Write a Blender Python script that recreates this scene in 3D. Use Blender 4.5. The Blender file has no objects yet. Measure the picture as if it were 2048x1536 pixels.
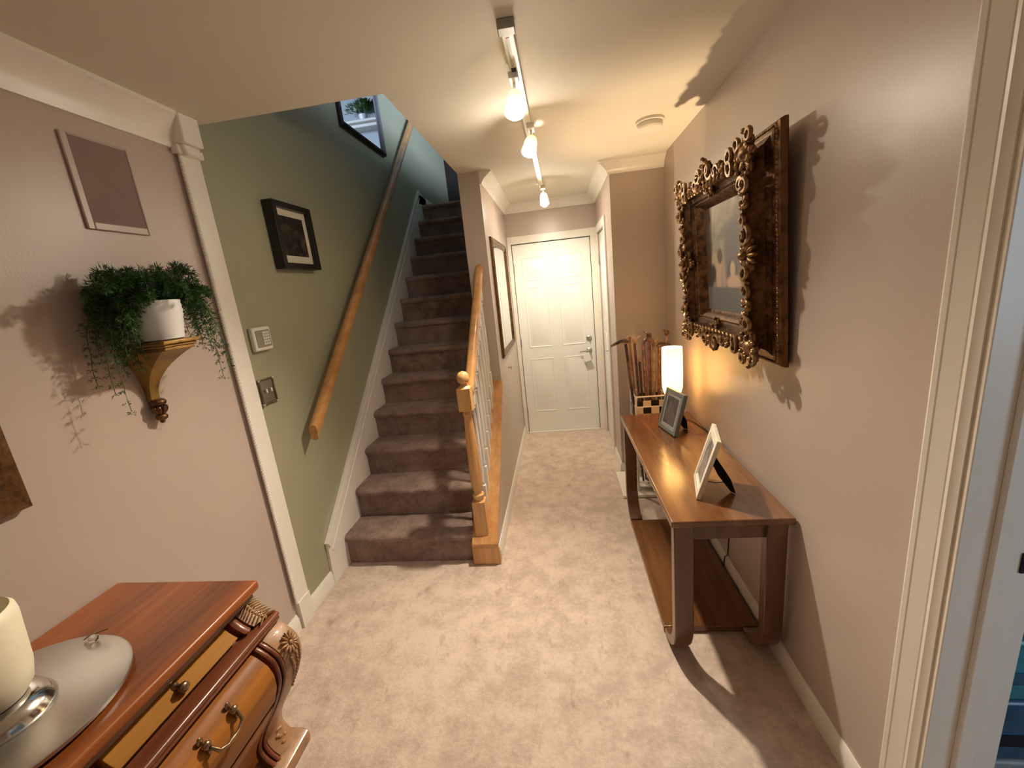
import bpy, math, random
from mathutils import Vector, Matrix
R_ = math.radians
sc = bpy.context.scene
COL = sc.collection
# ------------------------------------------------------------------ camera
def make_camera():
    y, p, r = R_(7.385), R_(-13.2178), R_(-6.0185)
    f = Vector((-math.sin(y)*math.cos(p), math.cos(y)*math.cos(p), math.sin(p)))
    rt = Vector((math.cos(y), math.sin(y), 0)); up = rt.cross(f)
    rt2 = rt*math.cos(r)+up*math.sin(r); up2 = up*math.cos(r)-rt*math.sin(r)
    cd = bpy.data.cameras.new('camera'); co = bpy.data.objects.new('camera', cd); COL.objects.link(co)
    m = Matrix((rt2, up2, -f)).transposed().to_4x4(); m.translation = (0, 0, 1.6252)
    co.matrix_world = m
    cd.sensor_width = 36; cd.lens = 825.4/2048*36; cd.clip_start = .02
    sc.camera = co
make_camera()
# ------------------------------------------------------------------ world, light, exposure
w = bpy.data.worlds.new('world'); sc.world = w; w.use_nodes = True
w.node_tree.nodes['Background'].inputs[0].default_value = (.5, .6, .8, 1)
w.node_tree.nodes['Background'].inputs[1].default_value = .05
sc.view_settings.view_transform = 'Standard'; sc.view_settings.look = 'None'
sc.view_settings.gamma = 1; sc.view_settings.use_curve_mapping = False
sc.view_settings.exposure = 0.55
sc.cycles.use_denoising = True
sc.cycles.max_bounces = 10; sc.cycles.diffuse_bounces = 5; sc.cycles.glossy_bounces = 4
sc.cycles.caustics_reflective = False; sc.cycles.caustics_refractive = False
sc.cycles.sample_clamp_indirect = 6

def area(name, loc, target, sx, sy, power, col):
    l = bpy.data.lights.new(name, 'AREA'); l.shape = 'RECTANGLE'; l.size = sx; l.size_y = sy; l.energy = power; l.color = col
    o = bpy.data.objects.new(name, l); COL.objects.link(o); o.location = loc
    o.rotation_euler = (Vector(target)-Vector(loc)).to_track_quat('-Z', 'Y').to_euler(); return o
area('upstairs_window_light', (1.8, 3.4, 4.4), (-1.3, 5.2, 3.7), 1.2, 1.2, 70, (.58, .72, 1.0)).data.spread = R_(120)
area('side_room_window_light', (2.3, -1.0, 1.6), (1.0, .88, 1.0), 1.0, 1.2, 11, (.66, .82, 1.0))
area('rear_fill_light', (-.3, -1.6, 2.2), (-.4, .6, .6), .8, .8, 1.5, (1, .82, .62))  # added fill behind the camera, brightens the floor and left wall
BULB = (1.0, .86, .68)
BULB_POWER = (85, 430, 620)     # three track bulbs, near to far
def spot(name, loc, target, power, size, blend=1.0, rad=.03, col=BULB):
    l = bpy.data.lights.new(name, 'SPOT'); l.energy = power; l.spot_size = R_(size); l.spot_blend = blend
    l.shadow_soft_size = rad; l.color = col
    o = bpy.data.objects.new(name, l); COL.objects.link(o); o.location = loc
    o.rotation_euler = (Vector(target)-Vector(loc)).to_track_quat('-Z', 'Y').to_euler(); return o

spot('track_spot_near', (-.110, 1.735, 2.235), (-.7, .9, 0), 5, 125)
spot('track_spot_middle', (-.100, 2.235, 2.245), (-.40, .80, 0), 145, 112)
spot('track_spot_far', (-.050, 3.640, 2.235), (-.04, 4.2, .9), 68, 125)
# ------------------------------------------------------------------ numbers of the place
H = 2.4155; XR = .81; XL = -1.4675; XH = -.474; YD = 4.406; Y2 = 3.30; X3 = .432
YS = 1.798; XO = -.622; YO = 3.05
YST, RUN, RISE = 2.195, .2274, .2021
# ------------------------------------------------------------------ materials
def nt(name):
    m = bpy.data.materials.new(name); m.use_nodes = True
    t = m.node_tree; b = t.nodes['Principled BSDF']; return m, t, b
def N(t, kind, **kw):
    n = t.nodes.new(kind)
    for k, v in kw.items(): setattr(n, k, v)
    return n
def coords(t, scale=(1, 1, 1), rot=(0, 0, 0)):
    c = N(t, 'ShaderNodeTexCoord'); mp = N(t, 'ShaderNodeMapping')
    mp.inputs['Scale'].default_value = scale; mp.inputs['Rotation'].default_value = rot
    t.links.new(c.outputs['Object'], mp.inputs['Vector']); return mp.outputs['Vector']
def ramp(t, fac, stops):
    r = N(t, 'ShaderNodeValToRGB')
    while len(r.color_ramp.elements) < len(stops): r.color_ramp.elements.new(.5)
    for e, (p, c) in zip(r.color_ramp.elements, stops): e.position = p; e.color = (*c, 1)
    t.links.new(fac, r.inputs['Fac']); return r.outputs['Color']
def noise(t, vec, scale, detail=4, rough=.5, dist=0):
    n = N(t, 'ShaderNodeTexNoise'); n.inputs['Scale'].default_value = scale; n.inputs['Detail'].default_value = detail
    n.inputs['Roughness'].default_value = rough; n.inputs['Distortion'].default_value = dist
    t.links.new(vec, n.inputs['Vector']); return n.outputs['Fac']
def bump(t, b, fac, strength, dist=.01):
    n = N(t, 'ShaderNodeBump'); n.inputs['Strength'].default_value = strength; n.inputs['Distance'].default_value = dist
    t.links.new(fac, n.inputs['Height']); t.links.new(n.outputs['Normal'], b.inputs['Normal'])
def shade(c, k): return tuple(min(1, x*k) for x in c)
def plain(name, col, rough=.5, metal=0., var=.06, scale=8, bmp=0., coat=0., spec=.5, sub=None):
    m, t, b = nt(name); v = coords(t)
    f = noise(t, v, scale)
    t.links.new(ramp(t, f, [(.3, shade(col, 1-var)), (.7, shade(col, 1+var))]), b.inputs['Base Color'])
    b.inputs['Roughness'].default_value = rough; b.inputs['Metallic'].default_value = metal
    b.inputs['Coat Weight'].default_value = coat; b.inputs['Coat Roughness'].default_value = .12
    b.inputs['Specular IOR Level'].default_value = spec
    if bmp: bump(t, b, noise(t, v, scale*25, 3), bmp, .002)
    return m
def painted_wall(name, col, rough=.42):
    m, t, b = nt(name); v = coords(t)
    t.links.new(ramp(t, noise(t, v, 1.2, 3), [(.3, shade(col, .97)), (.7, shade(col, 1.03))]), b.inputs['Base Color'])
    b.inputs['Roughness'].default_value = rough; b.inputs['Specular IOR Level'].default_value = .8
    bump(t, b, noise(t, v, 160, 2), .12, .002); return m
def wood(name, dark, light, along='y', scale=1., rough=.3, coat=.3, knots=False, spec=.5):
    m, t, b = nt(name)
    s = {'x': (1.2, 14, 14), 'y': (14, 1.2, 14), 'z': (14, 14, 1.2)}[along]
    v = coords(t, tuple(k*scale for k in s))
    f1 = noise(t, v, 1.6, 6, .55, .35); f2 = noise(t, v, 9, 3, .6)
    mx = N(t, 'ShaderNodeMath', operation='MULTIPLY_ADD'); t.links.new(f2, mx.inputs[0]); mx.inputs[1].default_value = .3; t.links.new(f1, mx.inputs[2])
    col = ramp(t, mx.outputs[0], [(.42, dark), (.62, tuple((a+c)/2 for a, c in zip(dark, light))), (.82, light)])
    if knots:
        vo = N(t, 'ShaderNodeTexVoronoi'); vo.inputs['Scale'].default_value = 1.0
        kv = coords(t, {'x': (3, 9, 9), 'y': (9, 3, 9), 'z': (9, 9, 3)}[along]); t.links.new(kv, vo.inputs['Vector'])
        kr = ramp(t, vo.outputs['Distance'], [(.05, (.35, .22, .12)), (.13, (1, 1, 1))])
        mm = N(t, 'ShaderNodeMix', data_type='RGBA', blend_type='MULTIPLY'); mm.inputs[0].default_value = 1
        t.links.new(col, mm.inputs[6]); t.links.new(kr, mm.inputs[7]); col = mm.outputs[2]
    t.links.new(col, b.inputs['Base Color'])
    b.inputs['Roughness'].default_value = rough; b.inputs['Coat Weight'].default_value = coat; b.inputs['Coat Roughness'].default_value = .15; b.inputs['Specular IOR Level'].default_value = spec
    bump(t, b, f2, .06, .002); return m
def carpet(name, c_dark, c_light):
    m, t, b = nt(name); v = coords(t)
    n1 = noise(t, v, 9, 6, .68); n2 = noise(t, v, 55, 3, .6); n0 = noise(t, v, 1.6, 2, .5)
    fine = noise(t, v, 330, 2); v2 = coords(t, (1, .5, 1), (0, 0, .5)); foot = noise(t, v2, 15, 3, .6)
    def madd(a, k, c):
        x = N(t, 'ShaderNodeMath', operation='MULTIPLY_ADD'); t.links.new(a, x.inputs[0]); x.inputs[1].default_value = k; t.links.new(c, x.inputs[2]); return x.outputs[0]
    f = madd(fine, .30, madd(n2, .35, madd(n0, .45, n1)))       # about 1.05 +- .15
    fr = ramp(t, foot, [(.30, (.80, .76, .74)), (.40, (1, 1, 1))])
    mm = N(t, 'ShaderNodeMix', data_type='RGBA', blend_type='MULTIPLY'); mm.inputs[0].default_value = 1
    sc_ = N(t, 'ShaderNodeMath', operation='MULTIPLY'); sc_.inputs[1].default_value = .85; t.links.new(f, sc_.inputs[0])
    t.links.new(ramp(t, sc_.outputs[0], [(.76, c_dark), (.98, c_light)]), mm.inputs[6]); t.links.new(fr, mm.inputs[7]); t.links.new(mm.outputs[2], b.inputs['Base Color'])
    b.inputs['Roughness'].default_value = 1; b.inputs['Specular IOR Level'].default_value = .05
    b.inputs['Sheen Weight'].default_value = .2; b.inputs['Sheen Roughness'].default_value = .5
    bump(t, b, madd(fine, .5, n2), .7, .006); return m
def glow(name, col, s):
    m, t, b = nt(name); b.inputs['Base Color'].default_value = (*col, 1)
    b.inputs['Emission Color'].default_value = (*col, 1); b.inputs['Emission Strength'].default_value = s; return m
def gilt(name, c_lo, c_hi, rough=.32, scale=30, metal=.75):
    m, t, b = nt(name); v = coords(t)
    f = noise(t, v, scale, 5, .65)
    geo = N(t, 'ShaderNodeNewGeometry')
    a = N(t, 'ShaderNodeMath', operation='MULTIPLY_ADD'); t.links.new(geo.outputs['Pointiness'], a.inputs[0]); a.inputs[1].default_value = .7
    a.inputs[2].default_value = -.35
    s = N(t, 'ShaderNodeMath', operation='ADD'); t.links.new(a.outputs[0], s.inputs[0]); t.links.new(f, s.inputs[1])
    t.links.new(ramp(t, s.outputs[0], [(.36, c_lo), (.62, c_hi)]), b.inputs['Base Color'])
    b.inputs['Metallic'].default_value = metal; b.inputs['Roughness'].default_value = rough
    bump(t, b, noise(t, v, scale*5, 3), .35, .003); return m

M = {}
M['mauve'] = painted_wall('mauve_wall_paint', (.49, .405, .35), .36)
M['green'] = painted_wall('sage_wall_paint', (.335, .33, .215), .5)
M['upper'] = painted_wall('upper_wall_paint', (.45, .50, .50), .6)
M['ceil'] = painted_wall('ceiling_paint', (.74, .70, .60), .8)
M['white'] = plain('white_trim_paint', (.80, .765, .69), .32, var=.02)
M['doorwhite'] = plain('door_paint', (.80, .82, .77), .35, var=.015)
M['carpet'] = carpet('mauve_carpet', (.50, .385, .315), (.68, .55, .455))
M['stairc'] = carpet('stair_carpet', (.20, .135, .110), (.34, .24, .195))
M['pine'] = wood('honey_pine', (.50, .24, .075), (.74, .43, .17), 'z', 1, .35, .3, True)
M['piney'] = wood('honey_pine_rail', (.42, .19, .06), (.62, .33, .12), 'y', 1, .3, .4)
M['table'] = wood('walnut_table', (.11, .042, .014), (.20, .085, .030), 'y', .8, .24, .45)
M['tablez'] = wood('walnut_leg', (.075, .030, .011), (.15, .063, .024), 'z', .8, .3, .4)
M['cherry'] = wood('cherry_top', (.10, .026, .006), (.34, .095, .020), 'y', .5, .34, .05, spec=.3)
M['cherryd'] = wood('cherry_body', (.11, .030, .012), (.22, .070, .028), 'y', .7, .3, .25)
M['burl'] = wood('burl_veneer', (.15, .045, .009), (.46, .18, .034), 'y', .5, .42, .0, spec=.18)
M['burl_shaded'] = wood('shaded_burl_veneer', (.12, .045, .008), (.36, .16, .028), 'y', .5, .5, .0, spec=.06)  # burl with the shade of the top's overhang put into its colour
M['carve'] = plain('carved_wood', (.36, .19, .09), .35, var=.25, scale=25, bmp=.3, coat=.3)
M['carvel'] = plain('pale_carving', (.55, .38, .20), .35, var=.2, scale=30, bmp=.3, coat=.2)
M['gilt'] = gilt('antique_gilt', (.055, .026, .012), (.30, .17, .075), .33)
M['giltd'] = gilt('antique_gilt_dark', (.05, .022, .010), (.19, .095, .038), .38)
M['sconce'] = gilt('gold_leaf_wood', (.17, .09, .02), (.38, .23, .06), .38, 14, .45)
M['chrome'] = plain('chrome', (.75, .75, .74), .12, 1, .02)
M['nickel'] = plain('brushed_nickel', (.5, .48, .44), .3, 1, .05)
M['bronze'] = plain('aged_bronze', (.32, .22, .13), .3, .9, .2, 30)
M['mirror'] = plain('mirror_glass', (.92, .93, .92), .015, 1, .005)
M['black'] = plain('black_paint', (.012, .009, .008), .35, var=.1)
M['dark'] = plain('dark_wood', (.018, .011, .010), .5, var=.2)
M['mat'] = plain('picture_mat', (.62, .58, .45), .7, var=.02)
M['pot'] = plain('white_ceramic', (.80, .80, .78), .3, var=.02)
M['soil'] = plain('soil', (.04, .025, .015), .9, var=.3, scale=60)
M['plastic'] = plain('white_plastic', (.78, .75, .66), .4, var=.02)
M['grey'] = plain('grey_screen', (.28, .27, .22), .4, var=.03)
M['cord'] = plain('cord', (.05, .03, .02), .5)
M['tealframe'] = plain('grey_green_frame', (.20, .235, .225), .4, var=.08)
M['tealside'] = plain('pale_grey_mat', (.42, .43, .40), .4, var=.04)
M['creamframe'] = plain('cream_frame', (.72, .66, .54), .4, var=.05)
M['cream'] = plain('cream_wax', (.86, .78, .60), .45, var=.02)
M['steel'] = plain('brushed_silver', (.60, .58, .54), .34, .95, .02)
M['board'] = plain('white_board', (.82, .76, .66), .5, var=.02)
M['teal'] = plain('teal_shrink_wrap', (.01, .17, .24), .3, var=.3, scale=12, coat=.3)
M['blue'] = plain('blue_shrink_wrap', (.005, .07, .16), .3, var=.35, scale=14, coat=.3)
M['greyw'] = plain('grey_shrink_wrap', (.22, .26, .28), .35, var=.4, scale=18)
M['navy'] = plain('dark_metal', (.01, .012, .035), .4, .6)
M['bulb'] = [glow('lit_bulb_%d' % i, BULB, p) for i, p in enumerate(BULB_POWER)]
def leafmat():
    m, t, b = nt('fern_green'); v = coords(t)
    t.links.new(ramp(t, noise(t, v, 22, 3), [(.35, (.014, .045, .010)), (.65, (.070, .17, .030))]), b.inputs['Base Color'])
    b.inputs['Roughness'].default_value = .55; return m
M['leaf'] = leafmat()
def translucent(name, col, k, emit=0):
    m, t, b = nt(name); out = t.nodes['Material Output']; t.nodes.remove(b)
    d = N(t, 'ShaderNodeBsdfDiffuse'); d.inputs[0].default_value = (*col, 1)
    tr = N(t, 'ShaderNodeBsdfTranslucent'); tr.inputs[0].default_value = (*col, 1)
    mx = N(t, 'ShaderNodeMixShader'); mx.inputs[0].default_value = k
    t.links.new(d.outputs[0], mx.inputs[1]); t.links.new(tr.outputs[0], mx.inputs[2]); t.links.new(mx.outputs[0], out.inputs['Surface']); return m
M['frosted'] = translucent('frosted_glass_cup', (.92, .88, .78), .6)
M['shade'] = translucent('lit_lamp_shade', (.95, .86, .66), .62)
def glassmat():
    m, t, b = nt('clear_glass'); b.inputs['Base Color'].default_value = (.95, .96, .95, 1); b.inputs['Roughness'].default_value = .02
    b.inputs['Transmission Weight'].default_value = 1; b.inputs['IOR'].default_value = 1.45; return m
M['glass'] = glassmat()
def canemat(name, a, c, s=30):
    m, t, b = nt(name); v = coords(t, (1, 1, 1))
    t.links.new(ramp(t, noise(t, v, s, 3), [(.4, a), (.6, c)]), b.inputs['Base Color']); b.inputs['Roughness'].default_value = .25
    b.inputs['Coat Weight'].default_value = .5; return m
def tilemat():
    m, t, b = nt('black_white_tiles'); v = coords(t)
    c = N(t, 'ShaderNodeTexChecker'); c.inputs['Scale'].default_value = 18; t.links.new(v, c.inputs['Vector'])
    c.inputs['Color1'].default_value = (.62, .50, .38, 1); c.inputs['Color2'].default_value = (.02, .012, .01, 1)
    t.links.new(c.outputs['Color'], b.inputs['Base Color']); b.inputs['Roughness'].default_value = .2; return m
M['tiles'] = tilemat()

# ------------------------------------------------------------------ mesh building
class MB:
    def __init__(s): s.v = []; s.f = []
    def add(s, vs, fs):
        n = len(s.v); s.v += [Vector(p) for p in vs]; s.f += [[i+n for i in f] for f in fs]; return s
    def box(s, x0, x1, y0, y1, z0, z1, m=None):
        vs = [(x, y, z) for x in (x0, x1) for y in (y0, y1) for z in (z0, z1)]
        if m is not None: vs = [m @ Vector(p) for p in vs]
        return s.add(vs, [(0, 1, 3, 2), (4, 6, 7, 5), (0, 4, 5, 1), (2, 3, 7, 6), (0, 2, 6, 4), (1, 5, 7, 3)])
    def prism(s, poly, axis, a, b):
        # poly: list of 2d points in the plane normal to axis
        def P(u, v, w): return {'x': (w, u, v), 'y': (u, w, v), 'z': (u, v, w)}[axis]
        n = len(poly); vs = [P(u, v, a) for u, v in poly]+[P(u, v, b) for u, v in poly]
        fs = [[i, (i+1) % n, n+(i+1) % n, n+i] for i in range(n)]+[list(range(n)), list(range(2*n-1, n-1, -1))]
        return s.add(vs, fs)
    def lathe(s, prof, c=(0, 0, 0), seg=24, m=None, cap=True):
        c = Vector(c); vs = []; fs = []; k = len(prof)
        for i in range(seg):
            a = 2*math.pi*i/seg
            for r, z in prof:
                p = Vector((r*math.cos(a), r*math.sin(a), z))
                vs.append((m @ p if m is not None else p)+c)
        for i in range(seg):
            j = (i+1) % seg
            for q in range(k-1): fs.append([i*k+q, j*k+q, j*k+q+1, i*k+q+1])
        if cap:
            fs.append([i*k for i in range(seg)][::-1]); fs.append([i*k+k-1 for i in range(seg)])
        return s.add(vs, fs)
    def tube(s, path, r, seg=8, flat=1.0, upv=(0, 0, 1)):
        path = [Vector(p) for p in path]; n = len(path); vs = []; fs = []
        rs = r if isinstance(r, (list, tuple)) else [r]*n
        u0 = Vector(upv)
        for i, p in enumerate(path):
            d = (path[min(i+1, n-1)]-path[max(i-1, 0)]).normalized()
            a = d.cross(u0)
            if a.length < 1e-3: a = d.cross(Vector((1, 0, 0)))
            a.normalize(); b = a.cross(d).normalized()
            for k in range(seg):
                t = 2*math.pi*k/seg; vs.append(p+a*math.cos(t)*rs[i]+b*math.sin(t)*rs[i]*flat)
        for i in range(n-1):
            for k in range(seg):
                j = (k+1) % seg; fs.append([i*seg+k, i*seg+j, (i+1)*seg+j, (i+1)*seg+k])
        fs.append(list(range(seg))[::-1]); fs.append([(n-1)*seg+k for k in range(seg)])
        return s.add(vs, fs)
    def blob(s, c, e, seg=8, rings=5):
        # ellipsoid: e = three axis vectors
        c = Vector(c); e = [Vector(q) for q in e]; vs = [c-e[2]]; fs = []
        for i in range(1, rings):
            ph = -math.pi/2+math.pi*i/rings
            for k in range(seg):
                t = 2*math.pi*k/seg
                vs.append(c+e[0]*math.cos(ph)*math.cos(t)+e[1]*math.cos(ph)*math.sin(t)+e[2]*math.sin(ph))
        vs.append(c+e[2])
        for k in range(seg): fs.append([0, 1+(k+1) % seg, 1+k])
        for i in range(rings-2):
            for k in range(seg):
                a = 1+i*seg; j = (k+1) % seg; fs.append([a+k, a+j, a+seg+j, a+seg+k])
        a = 1+(rings-2)*seg; L = len(vs)-1
        for k in range(seg): fs.append([a+k, a+(k+1) % seg, L])
        return s.add(vs, fs)
    def sweep(s, path, prof, closed=False):
        # path: 2d xy points; prof: (offset to the left of travel, z) ; mitred
        path = [Vector(p) for p in path]; n = len(path); vs = []; fs = []; k = len(prof)
        for i in range(n):
            d0 = (path[i]-path[i-1]).normalized() if (i > 0 or closed) else (path[1]-path[0]).normalized()
            d1 = (path[(i+1) % n]-path[i]).normalized() if (i < n-1 or closed) else d0
            n0 = Vector((-d0.y, d0.x)); n1 = Vector((-d1.y, d1.x)); b = (n0+n1).normalized(); b = b/max(.2, b.dot(n0))
            for o, z in prof: q = path[i]+b*o; vs.append((q.x, q.y, z))
        for i in range(n if closed else n-1):
            j = (i+1) % n
            for q in range(k): fs.append([i*k+q, j*k+q, j*k+(q+1) % k, i*k+(q+1) % k])
        if not closed: fs.append(list(range(k))[::-1]); fs.append([(n-1)*k+q for q in range(k)])
        return s.add(vs, fs)
    def build(s, name, mat, parent=None, local=False, bevel=0, smooth=35, seg=2, origin=None):
        me = bpy.data.meshes.new(name)
        off = Vector((0, 0, 0))
        if parent is not None and not local: off = chain_loc(parent)
        if origin is not None: off = Vector(origin)
        me.from_pydata([tuple(p-off) for p in s.v], [], s.f); me.validate()
        import bmesh as _b
        bm = _b.new(); bm.from_mesh(me); _b.ops.recalc_face_normals(bm, faces=bm.faces); bm.to_mesh(me); bm.free()
        me.materials.append(mat)
        if smooth:
            me.polygons.foreach_set('use_smooth', [True]*len(me.polygons)); me.set_sharp_from_angle(angle=R_(smooth))
        o = bpy.data.objects.new(name, me); COL.objects.link(o)
        if origin is not None: o.location = off
        if parent is not None: o.parent = parent
        if bevel:
            b = o.modifiers.new('bevel', 'BEVEL'); b.width = bevel; b.segments = seg; b.limit_method = 'ANGLE'; b.angle_limit = R_(40)
        return o
def chain_loc(o):
    p = Vector((0, 0, 0))
    while o is not None: p += o.location; o = o.parent
    return p
def tag(o, label=None, cat=None, group=None, kind=None):
    if label: o['label'] = label
    if cat: o['category'] = cat
    if group: o['group'] = group
    if kind: o['kind'] = kind
    return o
def thing(name, loc, label, cat, group=None, rot=(0, 0, 0)):
    o = bpy.data.objects.new(name, None); COL.objects.link(o); o.location = loc; o.rotation_euler = rot
    o.empty_display_size = .05
    return tag(o, label, cat, group)
def struct(mb, name, mat, label=None, **kw):
    o = mb.build(name, mat, **kw); o['kind'] = 'structure'
    if label: o['label'] = label
    return o

# ================================================================== SETTING
struct(MB().box(XL-.1, XR, -2.8, YD+.1, -.1, 0), 'floor', M['carpet'], 'pinkish beige carpet of the hall', smooth=0)
struct(MB().box(XR, 3.2, -2.8, Y2, -.1, 0), 'floor_side_room', M['carpet'], smooth=0)
cl = MB(); cl.box(XL-.1, 3.2, -2.8, YS, H, H+.2); cl.box(XO, 3.2, YS, YD+.15, H, H+.2)
struct(cl, 'ceiling', M['ceil'], 'beige ceiling cut out over the stairs', smooth=0)
struct(MB().box(XL-.12, XL, -2.8, 1.72, 0, H), 'wall_left', M['mauve'], 'mauve wall behind the dresser', smooth=0)
struct(MB().box(XL-.12, XL, 1.72, 6.4, 0, 5.0), 'wall_stairs', M['green'], 'sage green wall along the stairs', smooth=0)
struct(MB().box(XL-.12, XL, 1.3, 1.72, H, 5.0), 'wall_stairs_above', M['green'], smooth=0)
wr = MB(); wr.box(XR, XR+.15, .88, Y2, 0, H); wr.box(XR, XR+.15, -2.8, -.02, 0, H); wr.box(XR, XR+.15, -.02, .88, 2.10, H)
struct(wr, 'wall_right', M['mauve'], 'mauve wall with the console table', smooth=0)
bx = MB(); bx.box(X3, XR+.15, Y2, Y2+.1, 0, H); bx.box(X3, X3+.1, Y2+.1, 3.725, 0, H); bx.box(X3, X3+.1, 4.33, YD+.1, 0, H); bx.box(X3, X3+.1, 3.725, 4.33, 2.045, H)
bx.box(X3+.5, X3+.55, Y2+.1, YD+.1, 0, H)
struct(bx, 'wall_closet', M['mauve'], 'mauve wall around the closet beside the front door', smooth=0)
DX0, DX1, DH = -.428, .358, 2.03
dw = MB(); dw.box(XH, DX0-.01, YD, YD+.1, 0, H); dw.box(DX1+.01, X3, YD, YD+.1, 0, H); dw.box(DX0-.01, DX1+.01, YD, YD+.1, DH+.01, H)
struct(dw, 'wall_far', M['mauve'], 'mauve wall over the front door', smooth=0)
dv = MB(); dv.box(XO, XH, YO, YD+.1, 0, H)
struct(dv, 'wall_divider', M['mauve'], 'mauve wall between stairs and entry hall', smooth=0)
struct(MB().prism([(2.17, 0), (YO, 0), (YO, .905), (2.17, .115)], 'x', XO, XH), 'wall_knee', M['mauve'], 'low wall closing the side of the stairs', smooth=0)
struct(MB().box(XL-.12, 3.2, -2.9, -2.8, 0, H), 'wall_back', M['mauve'], smooth=0)
sr = MB(); sr.box(3.2, 3.3, -2.8, Y2, 0, H); sr.box(XR+.15, 3.2, 2.2, 2.3, 0, H)
struct(sr, 'wall_side_room', M['upper'], smooth=0)
up = MB(); up.box(XO, XO+.12, YS, 6.4, H+.1, 3.35); up.box(XL, XO+.12, YS-.12, YS, H+.2, 5.0)
struct(up, 'wall_landing_low', M['upper'], 'low wall beside the upstairs landing', smooth=0)
u2 = MB(); u2.box(XL-.12, 2.6, 6.9, 7.0, 2.0, 5.0); u2.box(2.5, 2.6, YS, 6.9, 2.4, 5.0); u2.box(XO, 2.6, YS-.12, YS, H+.2, 5.0); u2.box(XO, XO+.1, YD+.1, 6.9, 0, 2.6)
struct(u2, 'wall_upstairs', M['upper'], smooth=0)
struct(MB().box(XL-.12, 2.6, 1.3, 7.0, 5.0, 5.1), 'ceiling_upstairs', M['upper'], smooth=0)
ZT = RISE*13
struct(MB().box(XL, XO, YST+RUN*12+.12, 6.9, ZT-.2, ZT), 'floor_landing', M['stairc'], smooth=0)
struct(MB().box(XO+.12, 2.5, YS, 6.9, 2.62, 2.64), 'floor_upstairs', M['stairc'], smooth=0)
struct(MB().box(XO-.01, 2.4, 6.66, 6.9, 4.24, 4.28).box(XO+.02, 2.4, 6.72, 6.9, 4.19, 4.24).box(XO-.01, XO+.13, YS, 6.4, 3.35, 3.38), 'trim_ledge', M['white'], 'white plant ledge upstairs', bevel=.01)
# crown mouldings
def crown(h, p, z=H): return [(0, z-h), (.012, z-h), (.016, z-h*.86), (p*.35, z-h*.62), (p*.7, z-h*.32), (p*.9, z-h*.16), (p, z-h*.12), (p, z), (0, z)]
struct(MB().sweep([(XL, 1.66), (XL, -2.8)], crown(.125, .062)), 'trim_1', M['white'], 'white crown moulding over the mauve left wall', smooth=50)
struct(MB().sweep([(XR, Y2), (X3, Y2), (X3, YD), (XH, YD), (XH, YO+.01)], crown(.082, .085)), 'trim_2', M['white'], 'white crown moulding around the entry ceiling', smooth=50)
# baseboards
def bb(h=.09, t=.014): return [(0, 0), (t, 0), (t, h*.75), (t*.5, h*.93), (t*.3, h), (0, h)]
struct(MB().sweep([(XL, 2.0), (XL, 1.775)], bb()), 'baseboard_stairs', M['white'])
struct(MB().sweep([(XL, 1.665), (XL, -2.7)], bb()), 'baseboard_left', M['white'])
struct(MB().sweep([(XR, .965), (XR, Y2), (X3, Y2), (X3, 3.655)], bb()), 'baseboard_right', M['white'])
struct(MB().sweep([(XH, YD-.02), (XH, 2.19)], bb()), 'baseboard_hall', M['white'])
# pilaster trim with rope edge at the end of the left wall
pl = MB(); pl.box(XL, XL+.018, 1.678, 1.768, .0, 2.30); pl.box(XL, XL+.024, 1.676, 1.77, 0, .15)
for i in range(150):
    z = .16+i*.0143
    pl.blob((XL+.018, 1.670, z), [(.009, 0, .0), (0, .0085, .004), (0, -.002, .0085)], 6, 4)
struct(pl, 'trim_3', M['white'], 'cream pilaster board with a rope beaded edge', smooth=40)
cb = MB(); cb.box(XL, XL+.066, 1.655, 1.752, 2.305, H); cb.box(XL, XL+.034, 1.65, 1.778, 2.272, 2.305); cb.prism([(1.66, 2.305), (1.745, 2.305), (1.735, 2.268), (1.675, 2.268)], 'x', XL, XL+.052)
struct(cb, 'trim_4', M['white'], 'cream corner block on top of the pilaster', bevel=.006)
for z in (1.30, 1.62, .9):
    pass
# stair skirt board on the left wall
sk = MB(); sl = .878
def top(y): return .272+sl*(y-2.01)
sk.prism([(2.00, 0), (2.25, 0), (4.95, RISE*12-.02), (5.10, ZT+.08), (4.86, top(4.86)), (2.01, .272), (2.0, .10)], 'x', XL, XL+.018)
sk.prism([(2.00, .272), (4.84, top(4.84)+.0), (4.84, top(4.84)-.03), (2.02, .240)], 'x', XL, XL+.028)
sk.prism([(2.04, .210), (4.86, top(4.86)-.075), (4.86, top(4.86)-.088), (2.05, .195)], 'x', XL, XL+.022)
sk.box(XL, XL+.018, 4.8, 6.3, ZT, ZT+.1)
struct(sk, 'trim_5', M['white'], 'white skirt board climbing beside the carpeted stairs', bevel=.002)

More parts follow.
